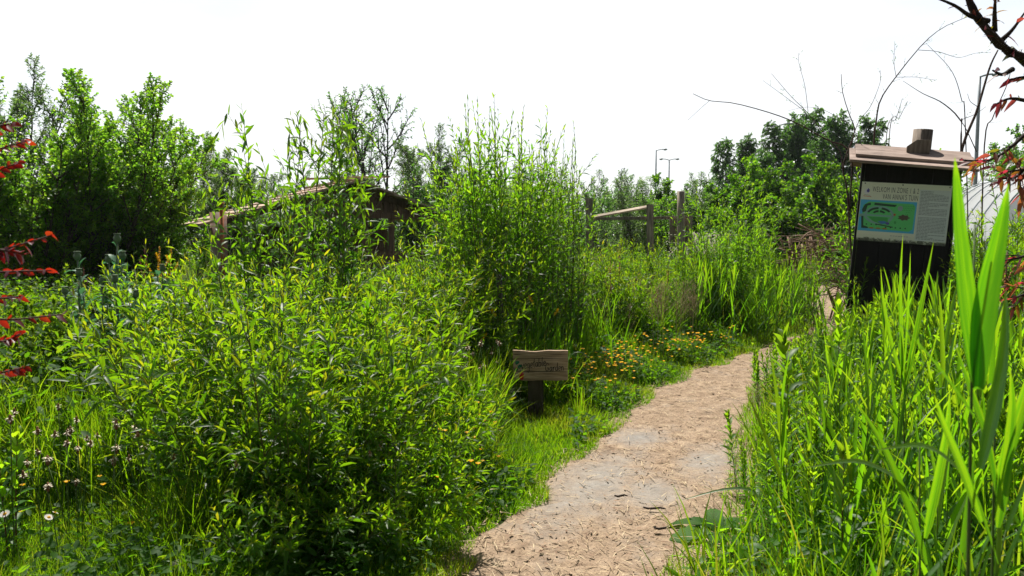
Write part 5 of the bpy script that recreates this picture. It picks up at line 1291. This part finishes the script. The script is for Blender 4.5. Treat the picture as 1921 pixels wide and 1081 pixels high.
for i, (px, py, Y, lb) in enumerate([(1040, 586, 7.3, 'yellow iris flower above the small sign'), (922, 588, 6.8, 'yellow iris flower beside the dark upright stake'), (912, 632, 6.6, 'lower yellow iris flower left of the small sign'), (1000, 563, 7.5, 'orange yellow iris flower among the leaves over the sign')]):
    q = P(px, py, Y); plant('iris_flower', lb, 'iris', irf, (q[0], Y, 0), i, q[2] / .95, 'yellow irises')

# pale seed heads behind the fence: a drift of dry white umbels
bf = Buf(); p = scatter(1500, XY(1285, 15), XY(1365, 15), 14.2, 17, lambda x, y: dist_left(x, y) > .3)
n = len(p); az = rng.random(n) * 6.28; D = norm(np.stack([np.cos(az), np.sin(az), rng.uniform(.2, 1.5, n)], 1)); N = norm(np.array([0, 0, 1.]) - D[:, 2:3] * D + .01)
bf.strips(np.concatenate([p, rng.uniform(.9, 1.42, n)[:, None]], 1), D, N, .07, .035, .2, OVAL3, rng.random(n), False)
o = obj('dry_umbels', bf.mesh('dry_umbels', leaf_mat('dry_umbel', [(.35,.33,.25)]*3, [(.4,.38,.28)]*3, .4, .7))); o['label'] = 'drift of pale dry seed heads beside the boarded fence end'; o['category'] = 'seed heads'; kind(o, 'stuff')

# ---------------------------------------------------------------- brush heap of dead branches
bh_ = thing('brush_heap', 'tangled heap of dead brown branches at the far bend of the path', 'brush heap', (XY(1545, 13.2), 13.2, 0))
n = 90; az = rng.normal(0, .5, n) + np.pi * (rng.random(n) > .5)
st = np.stack([rng.normal(0, .35, n), rng.normal(0, .4, n), rng.uniform(.5, 1.45, n)], 1)
D = norm(np.stack([np.cos(az), np.sin(az) * .8, rng.normal(.05, .25, n)], 1)); w = grow(st - D * .45, D, rng.uniform(.6, 1.2, n), 7, -.1, .22)
bb_ = Buf(); bb_.tubes(w, rng.uniform(.006, .016, n)[:, None] * np.linspace(1, .4, 7)[None], 5)
c, cr = children(w, np.full((n, 7), .008), 3, .3, .9, .35, .6, .1, .2, 4, .6); bb_.tubes(c, cr, 3)
st = np.stack([rng.normal(0, .3, 14), rng.normal(0, .3, 14), np.zeros(14)], 1); az = rng.random(14) * 6.28
bb_.tubes(grow(st, norm(np.stack([np.cos(az) * .5, np.sin(az) * .5, np.ones(14)], 1)), 1.5, 7, .1, .1), np.full((1, 7), .016), 5)
obj('branches', bb_.mesh('brush_branches', M['deadwood']), bh_)

# ---------------------------------------------------------------- bare arching shrubs round the notice board
def smooth(p, m=20):
    p = np.array(p, float); q = np.vstack([2 * p[0] - p[1], p, 2 * p[-1] - p[-2]]); seg = np.linspace(0, len(p) - 1.0001, m); i = seg.astype(int); f = (seg - i)[:, None]
    a, b_, c, d = q[i], q[i + 1], q[i + 2], q[i + 3]
    return .5 * (2 * b_ + (c - a) * f + (2 * a - 5 * b_ + 4 * c - d) * f ** 2 + (3 * b_ - a - 3 * c + d) * f ** 3)
def bare(name, lb, base_px, Y, stems, budmat='pale'):
    g = np.array([XY(base_px, Y), Y, 0]); r = thing(name, lb, 'bare shrub', tuple(g), group='bare arching shrubs')
    bs, bl = Buf(), Buf()
    for pix, r0, r1, buds, *yy in stems:
        dy = yy[0] if yy else 0
        pts = [P(px, py, Y + dy * k / max(1, len(pix) - 1)) - g if py is not None else np.array([XY(px, Y) - g[0], 0, 0.0]) for k, (px, py) in enumerate(pix)]
        c = smooth(pts)[None]; bs.tubes(c, np.linspace(r0, r1, 20)[None], 6)
        if buds:
            k = buds; tw, tr = children(c, np.full((1, 20), r1 * 1.4), k, .25, .97, .02, .8, .3, .2, 4, .6, None, .05); bs.tubes(tw, tr * .8, 3)
            foliage(bl, tw, 5, .2, 1, .022, .007, (.9, .5), 'spiral', .1, OVAL3, .2, None, None, .5, False)
    obj('stems', bs.mesh('bare_stems', M['twig']), r)
    if bl.n: obj('leaves', bl.mesh('bare_buds', M[budmat]), r)  # the buds of the bare twigs; leaves is only the part name
bare('bare_shrub', 'bare brown shrub with long thin twigs arching left, beside the notice board', 1600, 8.9, [
    ([(1600, None), (1600, 560), (1594, 430), (1589, 355), (1581, 317), (1591, 281), (1604, 246), (1594, 217), (1581, 175), (1578, 139)], .012, .003, 10),
    ([(1592, 400), (1597, 289), (1552, 263), (1494, 231), (1445, 212), (1378, 194), (1331, 189), (1300, 176)], .009, .003, 0, -.3),
    ([(1331, 189), (1315, 203), (1290, 226)], .0025, .0015, 0), ([(1581, 320), (1576, 285), (1552, 259), (1515, 212), (1484, 181), (1447, 138)], .006, .002, 5, .3),
    ([(1507, 207), (1468, 178), (1431, 151)], .003, .0015, 3), ([(1516, 210), (1510, 162), (1499, 120), (1498, 100)], .003, .0015, 5), ([(1610, 262), (1600, 240), (1581, 226), (1546, 207), (1513, 201), (1478, 208)], .003, .0015, 0),
    ([(1588, 300), (1594, 281), (1610, 230), (1633, 200), (1651, 155), (1651, 132)], .005, .0015, 6), ([(1597, 560), (1607, 520), (1612, 470), (1620, 420)], .012, .006, 0)])
bare('bare_shrub', 'bare shrub whose longest twig sweeps up in one big arc over the notice board roof', 1640, 9.6, [
    ([(1640, None), (1640, 450), (1639, 275), (1644, 226), (1652, 187), (1681, 144), (1730, 84), (1769, 52), (1817, 31)], .013, .003, 14),
    ([(1681, 144), (1677, 116), (1679, 81)], .003, .0015, 5), ([(1681, 145), (1720, 145), (1756, 151)], .003, .0015, 6), ([(1723, 94), (1759, 97), (1798, 108), (1830, 100), (1859, 99)], .0035, .0015, 5), ([(1664, None), (1662, 272), (1681, 223), (1693, 184)], .006, .002, 8), ([(1668, None), (1668, 262), (1688, 220), (1703, 190)], .006, .002, 8)])
bare('bare_shrub', 'bare shrub with several stiff stems rising behind the end of the notice board roof', 1800, 9.2, [
    ([(1800, None), (1800, 400), (1803, 288), (1833, 207), (1856, 129), (1872, 94)], .022, .008, 0), ([(1803, None), (1803, 265), (1801, 226), (1769, 194), (1730, 175), (1694, 152)], .012, .002, 0), ([(1830, None), (1811, 240), (1804, 188), (1785, 133), (1740, 84)], .007, .002, 4),
    ([(1845, None), (1846, 285), (1863, 220), (1888, 162), (1898, 126)], .009, .003, 4), ([(1832, 285), (1811, 240), (1795, 217)], .006, .003, 0), ([(1833, 200), (1820, 190), (1815, 176)], .004, .002, 0), ([(1801, 226), (1830, 214), (1850, 200)], .004, .002, 0)])

# ---------------------------------------------------------------- leaning branch in the upper right corner
Yb = 3.0
g = np.array([XY(2060, Yb), Yb + .1, 0]); cb = thing('leaning_branch_tree', 'tree leaning in overhead with a thick thorny branch and turning red and green leaves', 'tree', tuple(g))
bs, bl = Buf(), Buf()
Pg = lambda px, py, Y=Yb: P(px, py, Y) - g
main = smooth([np.zeros(3), Pg(2055, 600), Pg(2030, 300), Pg(1985, 170), Pg(1921, 112), Pg(1885, 92), Pg(1855, 60), Pg(1832, 30), Pg(1814, -10), Pg(1805, -60)], 40)[None]
bs.tubes(main, np.concatenate([np.linspace(.038, .026, 16), np.linspace(.021, .010, 24) * (1 + .12 * rng.normal(0, 1, 24))])[None], 9)
side = [[(1855, 40), (1820, 30), (1790, 10), (1745, -8)], [(1921, 108), (1890, 90), (1862, 62), (1840, 48)], [(1880, 75), (1900, 55), (1925, 20)], [(1866, 60), (1866, 20), (1868, -10)], [(1900, 130), (1880, 140), (1862, 132)], [(1985, 170), (1950, 220), (1915, 260), (1860, 300), (1800, 300)],
        [(1990, 200), (1930, 190), (1895, 185), (1870, 195)], [(2000, 240), (1950, 280), (1910, 330), (1880, 335)], [(1980, 180), (1945, 150), (1920, 145), (1893, 150)], [(2010, 300), (1960, 310), (1920, 318), (1890, 322)], [(2040, 420), (1975, 460), (1925, 480), (1880, 490)], [(2048, 500), (1990, 520), (1940, 545), (1900, 560)]]
sp = np.array([smooth([Pg(px, py, Yb - .02 * k) for k, (px, py) in enumerate(s_)], 10) for s_ in side])
bs.tubes(sp, np.linspace(.010, .003, 10)[None], 6)
th, tr = children(main[:, 14:], np.full((1, 26), .02), 26, .05, .95, .01, 1.2, 0, .1, 3, .3, None, .02); bs.tubes(th, tr * .6, 4)
foliage(bl, sp[[3, 5, 6, 7, 8, 9, 10, 11]], 9, .25, 1, .046, .017, (1.0, .5), 'two', .45, LANCE, .3, None, lambda t: .35 + .75 * t, .5)
tw, tr = children(sp[[5, 7, 9, 10, 11]], np.full((5, 10), .005), 4, .2, .95, .3, .7, -.2, .2, 6, .6, None, .03); bs.tubes(tw, tr, 4)
foliage(bl, tw, 6, .25, 1, .046, .017, (1.0, .5), 'two', .45, LANCE, .3, None, lambda t: .25 + .6 * t, .5)
foliage(bl, main[:, 15:36], 12, .1, .9, .045, .02, (1.2, 1.0), 'spiral', .4, LANCE, .3, None, lambda t: .25 + .3 * t, .6)
foliage(bl, sp[[0, 1, 2, 4]], 3, .3, .95, .055, .018, (1.0, .6), 'two', .4, LANCE, .3, None, lambda t: .95 + 0 * t, .5)
obj('branch', bs.mesh('leaning_branch', M['darkbark']), cb); obj('leaves', bl.mesh('leaning_leaves', M['vine']), cb)

# ---------------------------------------------------------------- red leaved shrub at the left edge
Yr = 2.1
g = np.array([XY(-190, Yr), Yr, 0]); rs = thing('red_leaved_shrub', 'shrub with glowing red and purple leaves reaching in at the left edge', 'shrub', tuple(g))
Pr = lambda px, py, Y=Yr: P(px, py, Y) - g
trunks = np.array([smooth([np.zeros(3), Pr(-180, 700), Pr(-150, 420), Pr(-110, 180)], 12), smooth([np.array([.05, .05, 0]), Pr(-150, 800), Pr(-120, 600), Pr(-100, 420)], 12)])
bs, bl = Buf(), Buf(); bs.tubes(trunks, np.linspace(.018, .006, 12)[None], 7)
br_ = [[(-130, 320), (-60, 270), (-10, 240), (22, 232)], [(-130, 360), (-60, 310), (0, 280), (52, 264)], [(-125, 400), (-60, 350), (-10, 322), (34, 306)], [(-125, 560), (-50, 490), (30, 462), (96, 442)], [(-125, 580), (-50, 520), (20, 510), (98, 508)], [(-125, 660), (-60, 600), (20, 600), (116, 590)],
       [(-125, 720), (-60, 650), (10, 640), (40, 625)], [(-125, 780), (-60, 720), (0, 700), (46, 690)], [(-120, 620), (-60, 560), (0, 560), (40, 556)], [(-120, 520), (-50, 470), (10, 470), (44, 478)]]
bp_ = np.array([smooth([Pr(px, py, Yr - .03 * k + .05 * (j % 3)) for k, (px, py) in enumerate(s_)], 10) for j, s_ in enumerate(br_)])
bs.tubes(bp_, np.linspace(.005, .0018, 10)[None], 5)
foliage(bl, bp_, 16, .3, 1, .028, .016, (1.0, .5), 'two', .35, OVAL, .3, None, lambda t: .12 + .34 * t, .6)
obj('branches', bs.mesh('red_shrub_branches', M['twig']), rs); obj('leaves', bl.mesh('red_shrub_leaves', M['redleaf']), rs)

#==LIGHT==
AZ, EL = R(-14), R(60)                               # sun ahead and to the left of the view, high
sv = Vector((math.sin(AZ) * math.cos(EL), math.cos(AZ) * math.cos(EL), math.sin(EL)))
sl = bpy.data.lights.new('sun', 'SUN'); sl.energy = 5.0; sl.angle = R(.5); sl.color = (1, .95, .86)
so = bpy.data.objects.new('sun', sl); COL.objects.link(so); so.rotation_euler = sv.to_track_quat('Z', 'Y').to_euler()
w = bpy.data.worlds.new('World'); scene.world = w; w.use_nodes = True
nt = w.node_tree; bg = nt.nodes['Background']
sky = nt.nodes.new('ShaderNodeTexSky'); sky.sky_type = 'NISHITA'; sky.sun_disc = False; sky.sun_elevation = EL; sky.sun_rotation = AZ; sky.dust_density = 1.5; sky.air_density = 1.0
tc = nt.nodes.new('ShaderNodeTexCoord'); mp_ = nt.nodes.new('ShaderNodeMapping'); mp_.inputs['Scale'].default_value = (1, 1, 3.0)
nz = nt.nodes.new('ShaderNodeTexNoise'); nz.inputs['Scale'].default_value = 2.2; nz.inputs['Detail'].default_value = 6; nz.inputs['Roughness'].default_value = .55
nt.links.new(tc.outputs['Generated'], mp_.inputs[0]); nt.links.new(mp_.outputs[0], nz.inputs['Vector'])
cr_ = nt.nodes.new('ShaderNodeValToRGB'); cr_.color_ramp.elements[0].position = .36; cr_.color_ramp.elements[0].color = (.66, .66, .66, 1); cr_.color_ramp.elements[1].position = .6
nt.links.new(nz.outputs['Fac'], cr_.inputs[0])
# thin bright veil of cloud, shaped for contrast: brightest low sunward, dimmed overhead
dt = nt.nodes.new('ShaderNodeVectorMath'); dt.operation = 'DOT_PRODUCT'; dt.inputs[1].default_value = Vector((sv.x, sv.y, 0)).normalized(); nt.links.new(tc.outputs['Generated'], dt.inputs[0])
vr = nt.nodes.new('ShaderNodeMapRange'); vr.inputs[1].default_value = -.3; vr.inputs[2].default_value = .55; vr.inputs[3].default_value = 1.6; vr.inputs[4].default_value = 7.6; nt.links.new(dt.outputs['Value'], vr.inputs[0])
sz = nt.nodes.new('ShaderNodeSeparateXYZ'); nt.links.new(tc.outputs['Generated'], sz.inputs[0])
ez = nt.nodes.new('ShaderNodeMapRange'); ez.inputs[1].default_value = .40; ez.inputs[2].default_value = .80; ez.inputs[3].default_value = 1.0; ez.inputs[4].default_value = .22; nt.links.new(sz.outputs['Z'], ez.inputs[0])
em_ = nt.nodes.new('ShaderNodeMath'); em_.operation = 'MULTIPLY'; nt.links.new(vr.outputs[0], em_.inputs[0]); nt.links.new(ez.outputs[0], em_.inputs[1]); vr = em_
vc = nt.nodes.new('ShaderNodeMix'); vc.data_type = 'RGBA'; vc.blend_type = 'MULTIPLY'; vc.inputs[0].default_value = 1; nt.links.new(vr.outputs[0], vc.inputs[6]); vc.inputs[7].default_value = (.97, .985, 1, 1)
mx = nt.nodes.new('ShaderNodeMix'); mx.data_type = 'RGBA'; nt.links.new(cr_.outputs[0], mx.inputs[0]); nt.links.new(sky.outputs[0], mx.inputs[6]); nt.links.new(vc.outputs[2], mx.inputs[7])
nt.links.new(mx.outputs[2], bg.inputs['Color']); bg.inputs['Strength'].default_value = .09

#==HAZE==
hm, hnt, hout = nodes('thin_haze'); pv = hnt.nodes.new('ShaderNodeVolumePrincipled'); pv.inputs['Color'].default_value = (.86, .93, 1, 1); pv.inputs['Density'].default_value = .00025; pv.inputs['Anisotropy'].default_value = .2
hnt.links.new(pv.outputs[0], hout.inputs['Volume'])
hz = obj('haze', Buf().box((0, 120, 5.5), (520, 270, 13)).mesh('haze', hm, False)); hz['kind'] = 'stuff'; hz['label'] = 'thin summer haze lying over the garden'; hz['category'] = 'haze'
#==CAM==
cam = bpy.data.cameras.new('camera'); co = bpy.data.objects.new('camera', cam); COL.objects.link(co)
co.location = (0, 0, EYE); co.rotation_euler = (math.pi / 2 - PITCH, 0, 0)
cam.sensor_width = 36; cam.lens = F / 1921 * 36; cam.clip_end = 3000; cam.clip_start = .05
cam.dof.use_dof = True; cam.dof.focus_distance = 6.0; cam.dof.aperture_fstop = 7
scene.camera = co
scene.view_settings.view_transform = 'Standard'; scene.view_settings.look = 'None'; scene.view_settings.gamma = 1; scene.view_settings.exposure = .78
cy = scene.cycles
cy.max_bounces = 8; cy.diffuse_bounces = 4; cy.glossy_bounces = 2; cy.transmission_bounces = 4; cy.use_denoising = True
cy.sample_clamp_indirect = 6; cy.caustics_reflective = False; cy.caustics_refractive = False
